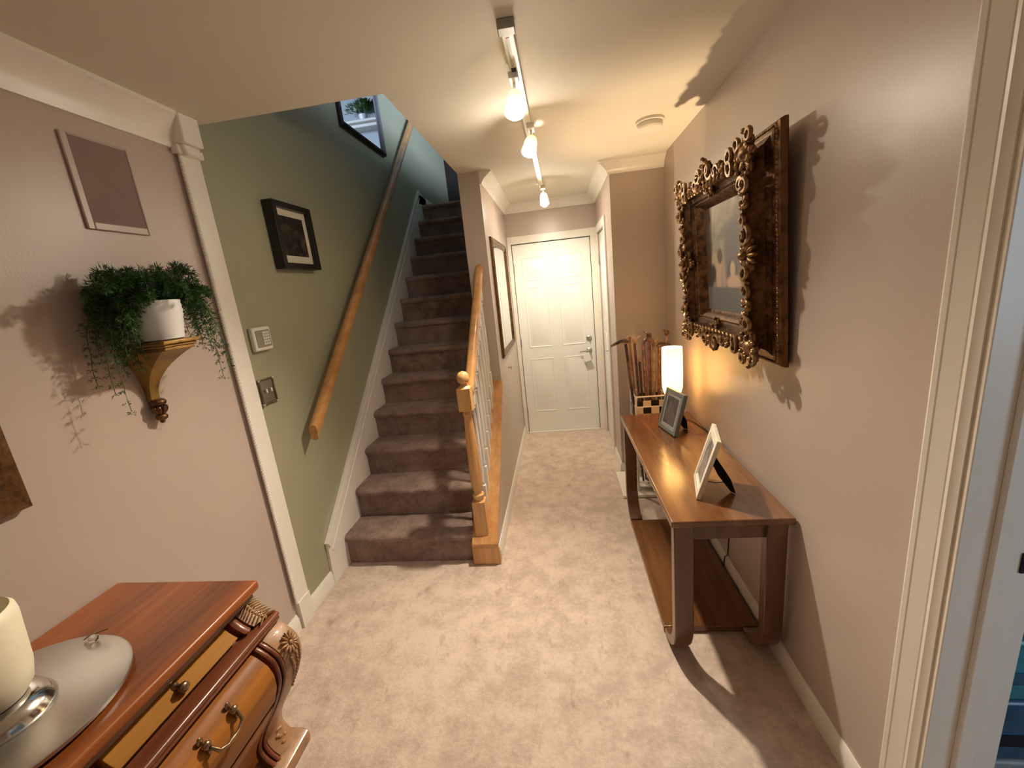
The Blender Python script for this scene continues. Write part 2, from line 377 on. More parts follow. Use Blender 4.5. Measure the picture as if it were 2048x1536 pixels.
# ---- staircase
st = thing('staircase', ((XL+XO)/2, YST, 0), 'straight flight of stairs covered in mauve brown carpet', 'stairs')
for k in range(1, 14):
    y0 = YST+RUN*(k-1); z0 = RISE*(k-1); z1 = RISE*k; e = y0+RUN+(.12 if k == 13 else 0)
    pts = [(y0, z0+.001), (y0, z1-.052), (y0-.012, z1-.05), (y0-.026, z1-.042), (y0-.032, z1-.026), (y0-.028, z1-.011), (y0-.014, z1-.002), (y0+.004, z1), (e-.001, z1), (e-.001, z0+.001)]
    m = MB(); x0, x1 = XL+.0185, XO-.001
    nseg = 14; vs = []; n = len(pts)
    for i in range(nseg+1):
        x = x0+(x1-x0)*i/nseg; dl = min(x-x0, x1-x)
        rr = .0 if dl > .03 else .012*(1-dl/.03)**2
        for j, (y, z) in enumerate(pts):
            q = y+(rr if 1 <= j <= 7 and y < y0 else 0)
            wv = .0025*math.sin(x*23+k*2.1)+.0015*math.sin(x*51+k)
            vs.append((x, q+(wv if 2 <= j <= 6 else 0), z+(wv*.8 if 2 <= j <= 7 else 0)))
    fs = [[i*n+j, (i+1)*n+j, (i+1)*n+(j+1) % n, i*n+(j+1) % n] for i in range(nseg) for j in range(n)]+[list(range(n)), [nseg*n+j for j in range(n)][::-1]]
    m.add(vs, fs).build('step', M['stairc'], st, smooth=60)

# ---- balustrade
br = thing('stair_balustrade', (-.55, 2.18, 0), 'honey pine newel post and handrail with white balusters beside the stairs', 'banister')
def capz(y): return .125+.8887*(y-2.15)
m = MB(); m.prism([(2.145, .118), (YO-.001, capz(YO)-.01), (YO-.001, capz(YO)+.018), (2.138, .146)], 'x', XO-.0005, -.462)
m.build('cap_board', M['piney'], br, bevel=.003)
m = MB(); m.box(XO-.004, -.458, 2.148, 2.168, .001, .118); m.build('end_board', M['pine'], br, bevel=.003)
NX, NY = -.560, 2.215
m = MB(); m.prism([(NY-.038, .150), (NY+.038, .215), (NY+.038, .40), (NY-.038, .40)], 'x', NX-.038, NX+.038)
m.lathe([(.036, .40), (.028, .41), (.034, .425), (.036, .44), (.024, .455), (.030, .475), (.034, .52), (.036, .60), (.032, .75), (.026, .88), (.023, .93), (.030, .945), (.024, .96), (.036, .97)], (NX, NY, 0), 20)
m.box(NX-.038, NX+.038, NY-.038, NY+.038, .97, 1.10)
m.lathe([(.038, 1.10), (.03, 1.108), (.02, 1.115), (.018, 1.125), (.03, 1.133), (.0355, 1.150), (.034, 1.17), (.024, 1.188), (.004, 1.196)], (NX, NY, 0), 20)
m.build('newel_post', M['pine'], br, smooth=40)
hr0, hr1 = Vector((-.545, NY+.035, 1.045)), Vector((-.545, YO-.001, 1.045+.8887*(YO-NY-.036)))
m = MB(); d = hr1-hr0
pr = [(-.028, 0), (-.030, .018), (-.024, .036), (-.010, .048), (.010, .048), (.024, .036), (.030, .018), (.028, 0), (.018, -.012), (-.018, -.012)]
vs = [hr0+Vector((a, 0, c)) for a, c in pr]+[hr1+Vector((a, 0, c)) for a, c in pr]; n = len(pr)
m.add(vs, [[i, (i+1) % n, n+(i+1) % n, n+i] for i in range(n)]+[list(range(n)), list(range(n, 2*n))[::-1]])
m.build('handrail', M['piney'], br, smooth=50)
for i in range(8):
    y = 2.315+i*.093; zb = capz(y)+.016; zt = hr0.z+.8887*(y-hr0.y)-.012; h = zt-zb
    m = MB(); r = .0145
    m.prism([(y-r, zb-.010), (y+r, zb+.016), (y+r, zb+.16), (y-r, zb+.16)], 'x', -.545-r, -.545+r)
    m.lathe([(.013, zb+.16), (.008, zb+.168), (.013, zb+.18), (.009, zb+.195), (.014, zb+.25), (.012, zb+h*.6), (.0085, zb+h-.15), (.013, zb+h-.14), (.008, zb+h-.13), (.012, zb+h-.12)], (-.545, y, 0), 10)
    m.prism([(y-r, zb+h-.12), (y+r, zb+h-.12), (y+r, zt+.014), (y-r, zt-.012)], 'x', -.545-r, -.545+r)
    m.build('baluster', M['white'], br, smooth=40)

# ---- wall handrail
wh = thing('wall_handrail', (-1.40, 2.03, .95), 'long honey wooden handrail fixed to the green stair wall', 'handrail')
a, b_ = Vector((-1.395, 2.03, .955)), Vector((-1.395, 5.05, .955+3.02*.9))
pr = [(-.020, -.030), (-.024, 0), (-.020, .026), (-.008, .033), (.008, .033), (.020, .026), (.024, 0), (.020, -.030), (.007, -.036), (-.007, -.036)]
vs = [a+Vector((p, 0, q*1.25)) for p, q in pr]+[b_+Vector((p, 0, q*1.25)) for p, q in pr]; n = len(pr)
MB().add(vs, [[i, (i+1) % n, n+(i+1) % n, n+i] for i in range(n)]+[list(range(n)), list(range(n, 2*n))[::-1]]).build('rail', M['piney'], wh, smooth=45)
for y in (2.45, 3.5, 4.55):
    z = .955+(y-2.03)*.9-.03
    MB().tube([(XL+.001, y, z-.05), (XL+.03, y, z-.055), (-1.41, y, z-.04), (-1.395, y, z)], .008, 8).build('bracket', M['nickel'], wh)

# ---- front door
d1 = thing('door_1', ((DX0+DX1)/2, YD, 0), 'white six panel front door with lever handle', 'door'); d1['kind'] = 'structure'
YF = YD+.012     # door face
m = MB(); m.box(DX0, DX1, YF, YF+.04, .015, DH); m.build('door_slab', M['doorwhite'], d1, bevel=.002)
W = DX1-DX0
cx = (DX0+DX1)/2
for (z0, z1) in ((1.66, 1.90), (.96, 1.60), (.24, .84)):
    for s in (-1, 1):
        x0, x1 = (cx-.305, cx-.055) if s < 0 else (cx+.055, cx+.305)
        m = MB(); out = [(x0, z0), (x1, z0), (x1, z1), (x0, z1)]
        def ring(i, y): return [(x0+i, y, z0+i), (x1-i, y, z0+i), (x1-i, y, z1-i), (x0+i, y, z1-i)]
        vs = ring(0, YF+.001)+ring(.006, YF-.005)+ring(.014, YF-.001)+ring(.024, YF-.0005)+ring(.05, YF-.008)
        fs = []
        for q in range(4):
            for i in range(4): j = (i+1) % 4; fs.append([q*4+i, q*4+j, q*4+4+j, q*4+4+i])
        fs.append([16, 17, 18, 19]); m.add(vs, fs).build('door_panel', M['doorwhite'], d1, smooth=20)
HX, HZ = .292, .885
rot = Matrix.Rotation(R_(90), 3, 'X')
m = MB(); m.lathe([(.030, 0), (.030, .008), (.022, .014), (.010, .018), (.010, .045)], (HX, YF, HZ), 20, rot); m.build('door_rosette', M['nickel'], d1)
m = MB(); m.tube([(HX, YF-.042, HZ), (HX-.03, YF-.046, HZ+.002), (HX-.075, YF-.042, HZ), (HX-.105, YF-.040, HZ-.006)], [.010, .010, .008, .006], 10); m.build('door_handle', M['nickel'], d1)
m = MB(); m.lathe([(.028, 0), (.028, .010), (.02, .016), (.004, .018)], (HX+.005, YF, HZ+.13), 20, rot); m.box(HX-.001, HX+.011, YF-.03, YF-.016, HZ+.112, HZ+.148); m.build('deadbolt', M['nickel'], d1)
for z in (.22, 1.02, 1.80): MB().box(DX0-.008, DX0+.008, YF-.006, YF, z-.045, z+.045).lathe([(.005, z-.045), (.005, z+.045)], (DX0, YF-.008, 0), 8).build('hinge', M['nickel'], d1)
cs = MB()
def casing_y(mb, x0, x1, z1, y, wl, wr_, wt, t=.018):
    mb.box(x0-wl, x0, y-t, y, 0, z1+wt); mb.box(x1, x1+wr_, y-t, y, 0, z1+wt); mb.box(x0, x1, y-t, y, z1, z1+wt)
casing_y(cs, DX0-.004, DX1+.004, DH+.006, YD, .040, .068, .075)
struct(cs, 'trim_6', M['white'], 'white casing around the front door', bevel=.003)
struct(MB().box(DX0, DX1, YD-.03, YD+.012, .0, .014), 'trim_7', M['white'], 'pale threshold under the front door')
tg = thing('door_hanger_tag', (.262, YF-.048, HZ-.01), 'small white card tag hanging from the front door lever', 'tag')
mr = Matrix.Translation((.262, YF-.052, HZ-.065)) @ Matrix.Rotation(R_(-18), 4, 'Y')
MB().box(-.036, .036, -.002, .002, -.045, .045, mr).build('card', M['doorwhite'], tg, bevel=.001)
MB().tube([(.235, YF-.052, HZ-.022), (.240, YF-.040, HZ+.014), (.262, YF-.034, HZ+.012), (.252, YF-.052, HZ-.022)], .0015, 6).build('cord_loop', M['white'], tg)
# closet door
d2 = thing('door_2', (X3, 4.03, 0), 'narrow white closet door right of the front door', 'door'); d2['kind'] = 'structure'
MB().box(X3+.012, X3+.045, 3.73, 4.325, .012, 2.04).build('door_slab', M['doorwhite'], d2, bevel=.002)
for (z0, z1) in ((1.30, 1.92), (.25, 1.10)):
    m = MB()
    for (yy0, yy1) in ((3.82, 4.00), (4.06, 4.24)): m.box(X3+.006, X3+.013, yy0, yy1, z0, z1)
    m.build('door_panel', M['doorwhite'], d2, bevel=.005)
for z in (.30, 1.80): MB().box(X3-.003, X3+.012, 4.315, 4.335, z-.05, z+.05).build('hinge', M['nickel'], d2, bevel=.002)
MB().tube([(X3+.012, 3.79, .97), (X3-.02, 3.79, .97), (X3-.026, 3.82, .965)], .006, 8).build('door_handle', M['nickel'], d2)
cs = MB(); t_ = .016
cs.box(X3-t_, X3, 3.655, 3.722, 0, 2.115); cs.box(X3-t_, X3, 4.333, 4.388, 0, 2.115); cs.box(X3-t_, X3, 3.722, 4.333, 2.046, 2.115)
struct(cs, 'trim_8', M['white'], 'white casing around the closet door', bevel=.003)
# right doorway casing and jamb
cs = MB()
prof = [(.879, XR), (.879, XR-.008), (.888, XR-.010), (.896, XR-.014), (.904, XR-.013), (.906, XR-.010), (.908, XR-.013), (.935, XR-.018), (.944, XR-.020), (.946, XR-.016), (.948, XR-.021), (.958, XR-.023), (.9645, XR-.020), (.9645, XR)]
cs.prism([(x, y) for y, x in prof], 'z', 0, 2.175)
cs.box(XR-.018, XR, -.10, .888, 2.11, 2.175)
cs.box(XR-.018, XR, -.10, -.03, 0, 2.11)
struct(cs, 'trim_9', M['white'], 'white fluted door casing at the right edge of the photo', smooth=25)
jb = MB(); jb.box(XR-.004, XR+.154, .866, .88, 0, 2.10); jb.box(XR-.004, XR+.154, -.02, -.006, 0, 2.10); jb.box(XR-.004, XR+.154, -.006, .866, 2.086, 2.10)
jb.box(XR+.055, XR+.095, .852, .866, 0, 2.086)
struct(jb, 'trim_10', M['white'], 'white door jamb lit by cool daylight', bevel=.002)
MB().box(XR+.118, XR+.152, .862, .8658, .925, .972).build('strike_plate', M['navy']).update_tag()
tag(bpy.data.objects['strike_plate'], 'small dark latch plate on the white jamb at the right edge', 'latch plate')

# ================================================================== TRACK LIGHT
tl = thing('track_light', (-.085, 1.5, H), 'white ceiling track carrying three lit spot heads', 'track light')
m = MB(); m.add([Vector((x, y, z)) for (x, y) in ((-.115, 1.50), (-.075, 1.50), (-.046, 3.86), (-.080, 3.86)) for z in (H-.022, H-.0005)], [(0, 2, 3, 1), (2, 4, 5, 3), (4, 6, 7, 5), (6, 0, 1, 7), (0, 6, 4, 2), (1, 3, 5, 7)])
m.build('track', M['plastic'], tl, bevel=.002)
MB().box(-.122, -.068, 1.465, 1.51, H-.028, H-.001).build('end_cap', M['grey'], tl, bevel=.003)
MB().box(-.103, -.091, 1.53, 1.72, H-.0235, H-.022).build('track_slot', M['grey'], tl)
MB().box(-.105, -.088, 1.72, 1.745, H-.027, H-.022).build('slot_cover', M['black'], tl)
heads = [(-.102, 1.775, (-.10, -.35, -1), 0), (-.070, 2.30, (-.25, -.55, -1), 1), (-.052, 3.66, (.05, -.2, -1), 2)]
for hx, hy, dirn, i in heads:
    d = Vector(dirn).normalized(); q = d.to_track_quat('Z', 'Y').to_matrix()
    piv = Vector((hx, hy, H-.085))
    m = MB(); m.box(hx-.018, hx+.018, hy-.035, hy+.035, H-.045, H-.022)
    m.tube([(hx, hy, H-.045), (hx, hy, H-.085)], .006, 8); m.build('adapter', M['plastic'], tl, bevel=.002)
    m = MB(); m.lathe([(.012, -.012), (.026, 0), (.032, .02), (.034, .05), (.038, .08), (.035, .08), (.030, .05), (.024, .02), (.010, .010)], piv, 20, q, cap=False)
    cup = m.build('lamp_head', M['frosted'], tl)
    c = piv+d*.078
    MB().blob(c, [q @ Vector((.027, 0, 0)), q @ Vector((0, .027, 0)), q @ Vector((0, 0, .024))], 16, 10).build('bulb', M['bulb'][i], tl)

# smoke detector
sd = thing('smoke_detector', (.562, 2.556, H), 'round white smoke detector on the ceiling above the painting', 'smoke detector')
MB().lathe([(.075, H-.0005), (.075, H-.012), (.066, H-.016)], (.562, 2.556, 0), 32).build('base', M['plastic'], sd)
MB().lathe([(.064, H-.016), (.066, H-.036), (.060, H-.044), (.035, H-.048), (.01, H-.048)], (.562, 2.556, 0), 32).build('cover', M['plastic'], sd)

# ================================================================== CONSOLE TABLE
TZ = .703; TX0, TX1, TY0, TY1 = .360, .803, 1.44, 2.73
ct = thing('console_table', (.58, 2.08, 0), 'long walnut brown console table with curved legs against the right wall', 'table')
m = MB(); m.box(TX0, TX1-.002, TY0, TY1, TZ-.028, TZ); m.build('tabletop', M['table'], ct, bevel=.006, seg=3)
m = MB(); e = .035
m.box(TX0+.03, TX0+.05, TY0+.09, TY1-.09, TZ-.10, TZ-.028); m.box(TX1-.055, TX1-.035, TY0+.09, TY1-.09, TZ-.10, TZ-.028)
m.box(TX0+.09, TX1-.09, TY0+.035, TY0+.055, TZ-.10, TZ-.028); m.box(TX0+.09, TX1-.09, TY1-.055, TY1-.035, TZ-.10, TZ-.028)
m.build('apron', M['tablez'], ct, bevel=.002)
def leg_curve(y_out, s):
    # returns outer and inner outline (y,z) of a leg sweeping inward at the bottom; s=+1 near leg (sweeps to +y)
    o = []; th = .045; R = .20
    cen = (y_out+s*R, R+.004)
    o.append((y_out, TZ-.029)); 
    for i in range(11):
        t = math.pi*.5*i/10*.92; o.append((cen[0]-s*R*math.cos(t), cen[1]-R*math.sin(t)))
    inn = []
    for i in range(11):
        t = math.pi*.5*i/10*.92; r = R-th*(1-.25*i/10); inn.append((cen[0]-s*r*math.cos(t), cen[1]-r*math.sin(t)))
    inn.append((y_out+s*th, TZ-.029)) ; inn2 = inn[::-1]; inn2 = [inn2[0]]+inn2[1:]
    return o+inn2
for yo, s in ((TY0+.018, 1), (TY1-.018, -1)):
    for x0, x1 in ((TX0+.014, TX0+.088), (TX1-.092, TX1-.018)):
        o_ = leg_curve(yo, s); n = len(o_)//2
        out, inn = o_[:12], o_[12:][::-1]
        inn = [inn[-1]]+inn[:-1] if False else inn
        # pair outer[i] with inner[i]; inner list ordered top->bottom
        inner = [(yo+s*.045, TZ-.029)]+[p for p in leg_curve(yo, s)[12:][::-1] if p[1] < TZ-.03]
        mm = MB(); vs = []; fs = []
        for (a1, c1), (a2, c2) in zip(out, inner): vs += [(x0, a1, c1), (x1, a1, c1), (x1, a2, c2), (x0, a2, c2)]
        k = len(out)
        for i in range(k-1):
            for q in range(4): fs.append([i*4+q, i*4+(q+1) % 4, i*4+4+(q+1) % 4, i*4+4+q])
        fs.append([0, 1, 2, 3]); fs.append([(k-1)*4+q for q in (3, 2, 1, 0)])
        mm.add(vs, fs).build('leg', M['tablez'], ct, bevel=.004, smooth=40)
m = MB(); m.box(TX0+.012, TX1-.02, TY0+.205, TY1-.205, .005, .035); m.build('shelf', M['table'], ct, bevel=.003)
# table lamp
lx, ly = .665, 2.58
lm = thing('table_lamp', (lx, ly, TZ), 'small lit lamp with a glowing cream cylinder shade at the far end of the console', 'lamp')
MB().lathe([(.045, TZ+.0005), (.045, TZ+.010), (.018, TZ+.018), (.010, TZ+.03), (.010, TZ+.14)], (lx, ly, 0), 24).build('lamp_base', M['bronze'], lm)
MB().lathe([(.030, TZ+.165), (.048, TZ+.175), (.060, TZ+.215), (.0615, TZ+.30), (.059, TZ+.465), (.057, TZ+.465), (.0595, TZ+.30), (.058, TZ+.215), (.046, TZ+.178), (.030, TZ+.168)], (lx, ly, 0), 32, cap=False).build('lamp_shade', M['shade'], lm)
m = MB(); m.tube([(lx, ly, TZ+.14), (lx, ly, TZ+.17)], .012, 10)
for k in range(3):
    a = k*2.094; m.tube([(lx, ly, TZ+.16), (lx+.032*math.cos(a), ly+.032*math.sin(a), TZ+.168)], .002, 5)
m.build('socket', M['bronze'], lm)
MB().tube([(lx+.04, ly+.01, TZ+.004), (lx+.09, ly-.02, TZ+.004), (.775, 2.48, TZ+.004), (.792, 2.36, TZ+.003), (.797, 2.2, TZ+.003)], .003, 6).build('power_cord', M['cord'], lm)
pl_ = bpy.data.lights.new('lamp_bulb_light', 'POINT'); pl_.energy = 50; pl_.color = (1, .72, .42); pl_.shadow_soft_size = .02
po = bpy.data.objects.new('lamp_bulb_light', pl_); COL.objects.link(po); po.parent = lm; po.location = (0, 0, .36)
# hanging cord under the table
wc = thing('hanging_power_cord', (.80, 2.06, .4), 'thin dark cord hanging down the wall under the console table', 'cord')
MB().tube([(.8065, 2.03, .66), (.8065, 2.04, .4), (.8065, 2.05, .2), (.8055, 2.055, .10), (.7925, 2.06, .088), (.7925, 2.08, .004)], .003, 6).build('cord', M['cord'], wc)

# standing photo frames (built in frame coordinates: x width, z up, -y front)
def photo_frame(name, label, x, y, yaw, lean, w_, h_, t_, frame_m, mat_m, img_m, border, foot, matw):
    T = thing(name, (x, y, TZ+.001), label, 'picture frame', None, (0, 0, yaw))
    L = Matrix.Rotation(-lean, 4, 'X')   # top leans to +y (back)
    up_ = math.sin(lean)*t_
    L = Matrix.Translation((0, 0, up_)) @ L
    m = MB(); hw = w_/2
    def fr(i0, i1, ya, yb, mb):
        for (x0, x1, z0, z1) in ((-hw+i0, -hw+i1, i0, h_-i0), (hw-i1, hw-i0, i0, h_-i0), (-hw+i1, hw-i1, i0, i1), (-hw+i1, hw-i1, h_-i1, h_-i0)):
            mb.box(x0, x1, ya, yb, z0, z1, L)
    fr(0, border, 0, t_, m); m.build('frame', frame_m, T, local=True, bevel=.002)
    m = MB(); fr(border, border+matw, .004, t_*.7, m); m.build('inner_border', mat_m, T, local=True, bevel=.001)
    MB().box(-hw+border, hw-border, .006, t_*.6, border, h_-border, L).build('photograph', img_m, T, local=True)
    MB().box(-hw+.004, hw-.004, t_*.62, t_*.95, .004, h_-.004, L).build('backing', M['black'], T, local=True)
    # easel leg
    p0 = L @ Vector((0, t_, h_*.62)); f_ = Vector((foot[0], foot[1], .0015))
    d = f_-p0; sx = Vector((.020, .022, 0))
    nrm = d.cross(sx).normalized()*.0015
    vs = [p0-sx*.6-nrm, p0+sx*.6-nrm, p0+sx*.6+nrm, p0-sx*.6+nrm]
    mid = p0+d*.6; vs += [mid-sx-nrm, mid+sx-nrm, mid+sx+nrm, mid-sx+nrm, f_-sx*.35-nrm, f_+sx*.35-nrm, f_+sx*.35+nrm, f_-sx*.35+nrm]
    fs = [[0, 1, 2, 3], [11, 10, 9, 8]]
    for k in (0, 4):
        for q in range(4): fs.append([k+q, k+4+q, k+4+(q+1) % 4, k+(q+1) % 4])
    MB().add(vs, fs).build('easel_leg', M['black'], T, local=True)
    pa = L @ Vector((0, t_, h_*.16)); pb = p0+d*.72
    MB().tube([pa, (pa+pb)/2+Vector((0, 0, -.01)), pb], .0018, 6).build('ribbon', M['black'], T, local=True)
    return T
def photo_mat(name, base, blobs):
    m, t, b = nt(name); v = coords(t)
    col = ramp(t, noise(t, v, 9, 4, .6, .6), base)
    t.links.new(col, b.inputs['Base Color']); b.inputs['Roughness'].default_value = .12; return m
M['photo1'] = photo_mat('dark_photo', [(.35, (.05, .045, .05)), (.55, (.16, .14, .15)), (.7, (.36, .34, .34))], None)
M['photo2'] = photo_mat('pale_photo', [(.35, (.10, .10, .10)), (.55, (.32, .31, .28)), (.7, (.55, .52, .46))], None)
photo_frame('photo_frame', 'grey green tabletop photo frame in front of the lit lamp', .570, 2.379, -1.375, .255, .213, .243, .024, M['tealframe'], M['tealside'], M['photo1'], .022, (.0, .125), .018)
photo_frame('photo_frame', 'cream tabletop photo frame seen edge on with its black easel back', .524, 1.695, -1.821, .285, .211, .265, .017, M['creamframe'], M['creamframe'], M['photo2'], .03, (.02, .145), .01)

# ================================================================== GILDED PAINTING
def gilded():
    T = thing('gilded_painting', (XR-.012, 2.015, 1.245), 'painting in a heavy carved gilt frame on the right wall', 'painting', None, (0, R_(-2.7), 0))
    W2, HH = .475, .815
    # local: y width, z up, depth = -x
    prof = [(0, 0), (0, .012), (.006, .022), (.016, .026), (.022, .022), (.030, .030), (.040, .032), (.050, .030), (.075, .040), (.098, .070), (.110, .088), (.122, .094), (.134, .088), (.142, .072), (.148, .066), (.172, .060), (.184, .050), (.190, .052), (.198, .048), (.215, .030), (.232, .022), (.240, .012)]
    def fp(a, d, cy, cz, kz=.72): # corner position for inset a
        return (-d, cy*(W2-a), (HH-a*kz) if cz > 0 else a*kz)
    m = MB(); vs = []; fs = []; cor = [(-1, -1), (1, -1), (1, 1), (-1, 1)]; k = len(prof)
    for (cy, cz) in cor:
        for a, d in prof: vs.append(fp(a, d, cy, cz))
    for i in range(4):
        j = (i+1) % 4
        for q in range(k-1): fs.append([i*k+q, j*k+q, j*k+q+1, i*k+q+1])
    m.add(vs, fs)
    m.box(-.002, 0, -W2, W2, 0, HH)
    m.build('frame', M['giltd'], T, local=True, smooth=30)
    # beading near the outer rim
    m = MB()
    def rim(a, d, n1, n2, r):
        for cz in (0, 1):
            z = HH-a*.72 if cz else a*.72
            for i in range(n1): y = -(W2-a)+(2*(W2-a))*(i+.5)/n1; m.blob((-d, y, z), [(r, 0, 0), (0, r*1.4, 0), (0, 0, r*.9)], 6, 4)
        for cy in (-1, 1):
            for i in range(n2): z = a*.72+(HH-2*a*.72)*(i+.5)/n2; m.blob((-d, cy*(W2-a), z), [(r, 0, 0), (0, r, 0), (0, 0, r*1.4)], 6, 4)
    rim(.020, .026, 60, 52, .0055); rim(.187, .052, 44, 42, .004)
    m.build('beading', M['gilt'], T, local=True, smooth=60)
    rnd = random.Random(5)
    def scroll(mb, c, e1, e2, r0, turns, tr, dz=.0, sgn=1):
        pts = []; rs = []; n = 16
        for i in range(n+1):
            t = i/n; a = sgn*t*turns*2*math.pi; r = r0*(1-.82*t)
            pts.append(Vector(c)+e1*math.cos(a)*r+e2*math.sin(a)*r+Vector((-dz*t, 0, 0))); rs.append(tr*(1-.35*t))
        mb.tube(pts, rs, 6, 1, (1, 0, 0))
    Y, Z = Vector((0, 1, 0)), Vector((0, 0, 1))
    def leafset(mb, c, dirs, L, wd, d):
        for a in dirs:
            v = Y*math.cos(a)+Z*math.sin(a); pv = Y*-math.sin(a)+Z*math.cos(a); c0 = Vector(c)
            for s_, sc_ in ((0, 1), (1, .62), (-1, .62)):
                v2 = (v+pv*.55*s_).normalized(); pv2 = Vector((1, 0, 0)).cross(v2)
                ln = L*sc_*rnd.uniform(.85, 1.15)
                mb.blob(c0+v2*ln*.6+Vector((-d-.004*abs(s_), 0, 0)), [v2*ln*.55, pv2*wd*sc_, Vector((-.012, 0, 0))], 7, 5)
                mb.blob(c0+v2*ln*1.08+Vector((-d-.012, 0, 0)), [v2*wd*.6, pv2*wd*.6, Vector((-.010, 0, 0))], 6, 4)
    # corners
    for cy, cz in cor:
        mb = MB(); c = (0, cy*(W2-.095), (HH-.070) if cz > 0 else .070)
        mb.blob((-.085, c[1], c[2]), [(.030, 0, 0), (0, .034, 0), (0, 0, .030)], 10, 7)
        ang = math.atan2(cz, cy)
        leafset(mb, (c[0], c[1], c[2]), [ang, ang+.75, ang-.75, ang+2.0, ang-2.0, ang+3.14], .060, .017, .085)
        for s in (-1, 1):
            scroll(mb, (-.098, c[1]-cy*.105, c[2]+s*cz*.015), Y*.9, Z, .034, 1.3, .010, .014, s)
            scroll(mb, (-.098, c[1]+s*cy*.012, c[2]-cz*.095), Y, Z*.9, .032, 1.3, .010, .014, -s)
            scroll(mb, (-.095, c[1]+cy*.045*s, c[2]+cz*.045), Y, Z, .026, 1.2, .009, .012, s)
        mb.build('corner_ornament', M['gilt'], T, local=True, smooth=60)
    # centres
    for cy, cz in ((0, 1), (0, -1), (1, 0), (-1, 0)):
        mb = MB(); yy = cy*(W2-.10); zz = (HH-.060) if cz > 0 else (.060 if cz < 0 else HH/2)
        tv = Y if cz else Z; ov = Z*cz if cz else Y*cy
        base = Vector((0, yy, zz))
        for i in range(7):
            a = math.pi*(i/6-.5)*.9; v = ov*math.cos(a)+tv*math.sin(a); pv = Vector((1, 0, 0)).cross(v)
            mb.blob(base+v*.034+Vector((-.088, 0, 0)), [v*.034, pv*.009, Vector((-.016, 0, 0))], 7, 5)
        mb.blob(base+Vector((-.102, 0, 0)), [(.022, 0, 0), (0, .018, 0), (0, 0, .018)], 8, 6)
        for s in (-1, 1):
            scroll(mb, base+tv*.065*s+ov*.012+Vector((-.098, 0, 0)), tv*s, ov, .036, 1.4, .010, .016, s)
            scroll(mb, base+tv*.125*s-ov*.006+Vector((-.094, 0, 0)), tv*s, ov, .028, 1.3, .009, .012, -s)
            scroll(mb, base+tv*.035*s-ov*.040+Vector((-.080, 0, 0)), tv*s, ov, .022, 1.2, .008, .010, -s)
            leafset(mb, base+tv*.155*s, [math.atan2((tv*s).z, (tv*s).y)], .050, .014, .088)
        leafset(mb, base-ov*.030, [math.atan2((-ov).z, (-ov).y)], .050, .014, .066)
        if cz > 0: leafset(mb, base+ov*.02, [math.pi/2], .045, .015, .092)
        mb.build('center_ornament', M['gilt'], T, local=True, smooth=60)
    # running acanthus on the ridge
    mb = MB()
    for cy in (-1, 1):
        for i in range(12):
            z = .12+(HH-.24)*(i+.5)/12
            for s in (-1, 1):
                v = (Z*.7+Y*s*.7)
                mb.blob((-.094, cy*(W2-.117)+s*.011, z), [v*.019, Vector((0, -.7*s, .7))*.008, Vector((-.010, 0, 0))], 6, 4)
    for cz in (0, 1):
        zc = HH-.117*.72 if cz else .117*.72
        for i in range(16):
            y = -(W2-.14)+2*(W2-.14)*(i+.5)/16
            for s in (-1, 1): mb.blob((-.094, y, zc+s*.009), [(Y*.7+Z*s*.7)*.018, Vector((0, -.7*s, .7))*.008, Vector((-.010, 0, 0))], 6, 4)
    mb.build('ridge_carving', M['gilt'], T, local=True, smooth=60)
    # picture: soft clouds over a grey blue band, pale and dark rounded shapes
    m_, t, b = nt('painted_canvas'); c = N(t, 'ShaderNodeTexCoord'); sp = N(t, 'ShaderNodeSeparateXYZ'); t.links.new(c.outputs['Object'], sp.inputs[0])
    v = coords(t); f = noise(t, v, 5, 4, .5, .6)
    sky = ramp(t, f, [(.38, (.24, .22, .19)), (.52, (.42, .38, .28)), (.66, (.58, .54, .40))])
    def mask(sock, lo, hi):
        r = N(t, 'ShaderNodeMapRange'); r.interpolation_type = 'SMOOTHSTEP'; r.inputs['From Min'].default_value = lo; r.inputs['From Max'].default_value = hi; t.links.new(sock, r.inputs['Value']); return r.outputs['Result']
    def mix(fac, a_, b2):
        x = N(t, 'ShaderNodeMix', data_type='RGBA'); t.links.new(fac, x.inputs[0]); t.links.new(a_, x.inputs[6])
        if isinstance(b2, tuple): x.inputs[7].default_value = (*b2, 1)
        else: t.links.new(b2, x.inputs[7])
        return x.outputs[2]
    def ell(cy, cz, ry, rz, soft=.25):
        vs_ = N(t, 'ShaderNodeVectorMath', operation='SUBTRACT'); t.links.new(c.outputs['Object'], vs_.inputs[0]); vs_.inputs[1].default_value = (0, cy, cz)
        vm = N(t, 'ShaderNodeVectorMath', operation='MULTIPLY'); t.links.new(vs_.outputs[0], vm.inputs[0]); vm.inputs[1].default_value = (0, 1/ry, 1/rz)
        vl = N(t, 'ShaderNodeVectorMath', operation='LENGTH'); t.links.new(vm.outputs[0], vl.inputs[0])
        return mask(vl.outputs['Value'], 1+soft, 1-soft)
    col = sky
    col = mix(ell(-.10, .44, .13, .13), col, (.20, .19, .195))
    col = mix(mask(sp.outputs['Y'], .150, .185), col, (.060, .034, .020))
    for (cy, cz, ry, rz, cc) in ((.135, .385, .045, .06, (.44, .38, .23)), (.165, .34, .04, .045, (.03, .015, .012)), (.07, .31, .055, .085, (.56, .39, .29)), (.075, .42, .030, .034, (.12, .08, .05)), (.05, .30, .022, .07, (.42, .32, .28)),
                            (-.05, .34, .05, .055, (.13, .12, .125)), (-.075, .30, .075, .032, (.66, .47, .36)), (-.065, .355, .026, .036, (.66, .51, .38))):
        col = mix(ell(cy, cz, ry, rz, .3), col, cc)
    col = mix(mask(sp.outputs['Z'], .285, .272), col, (.15, .155, .16))
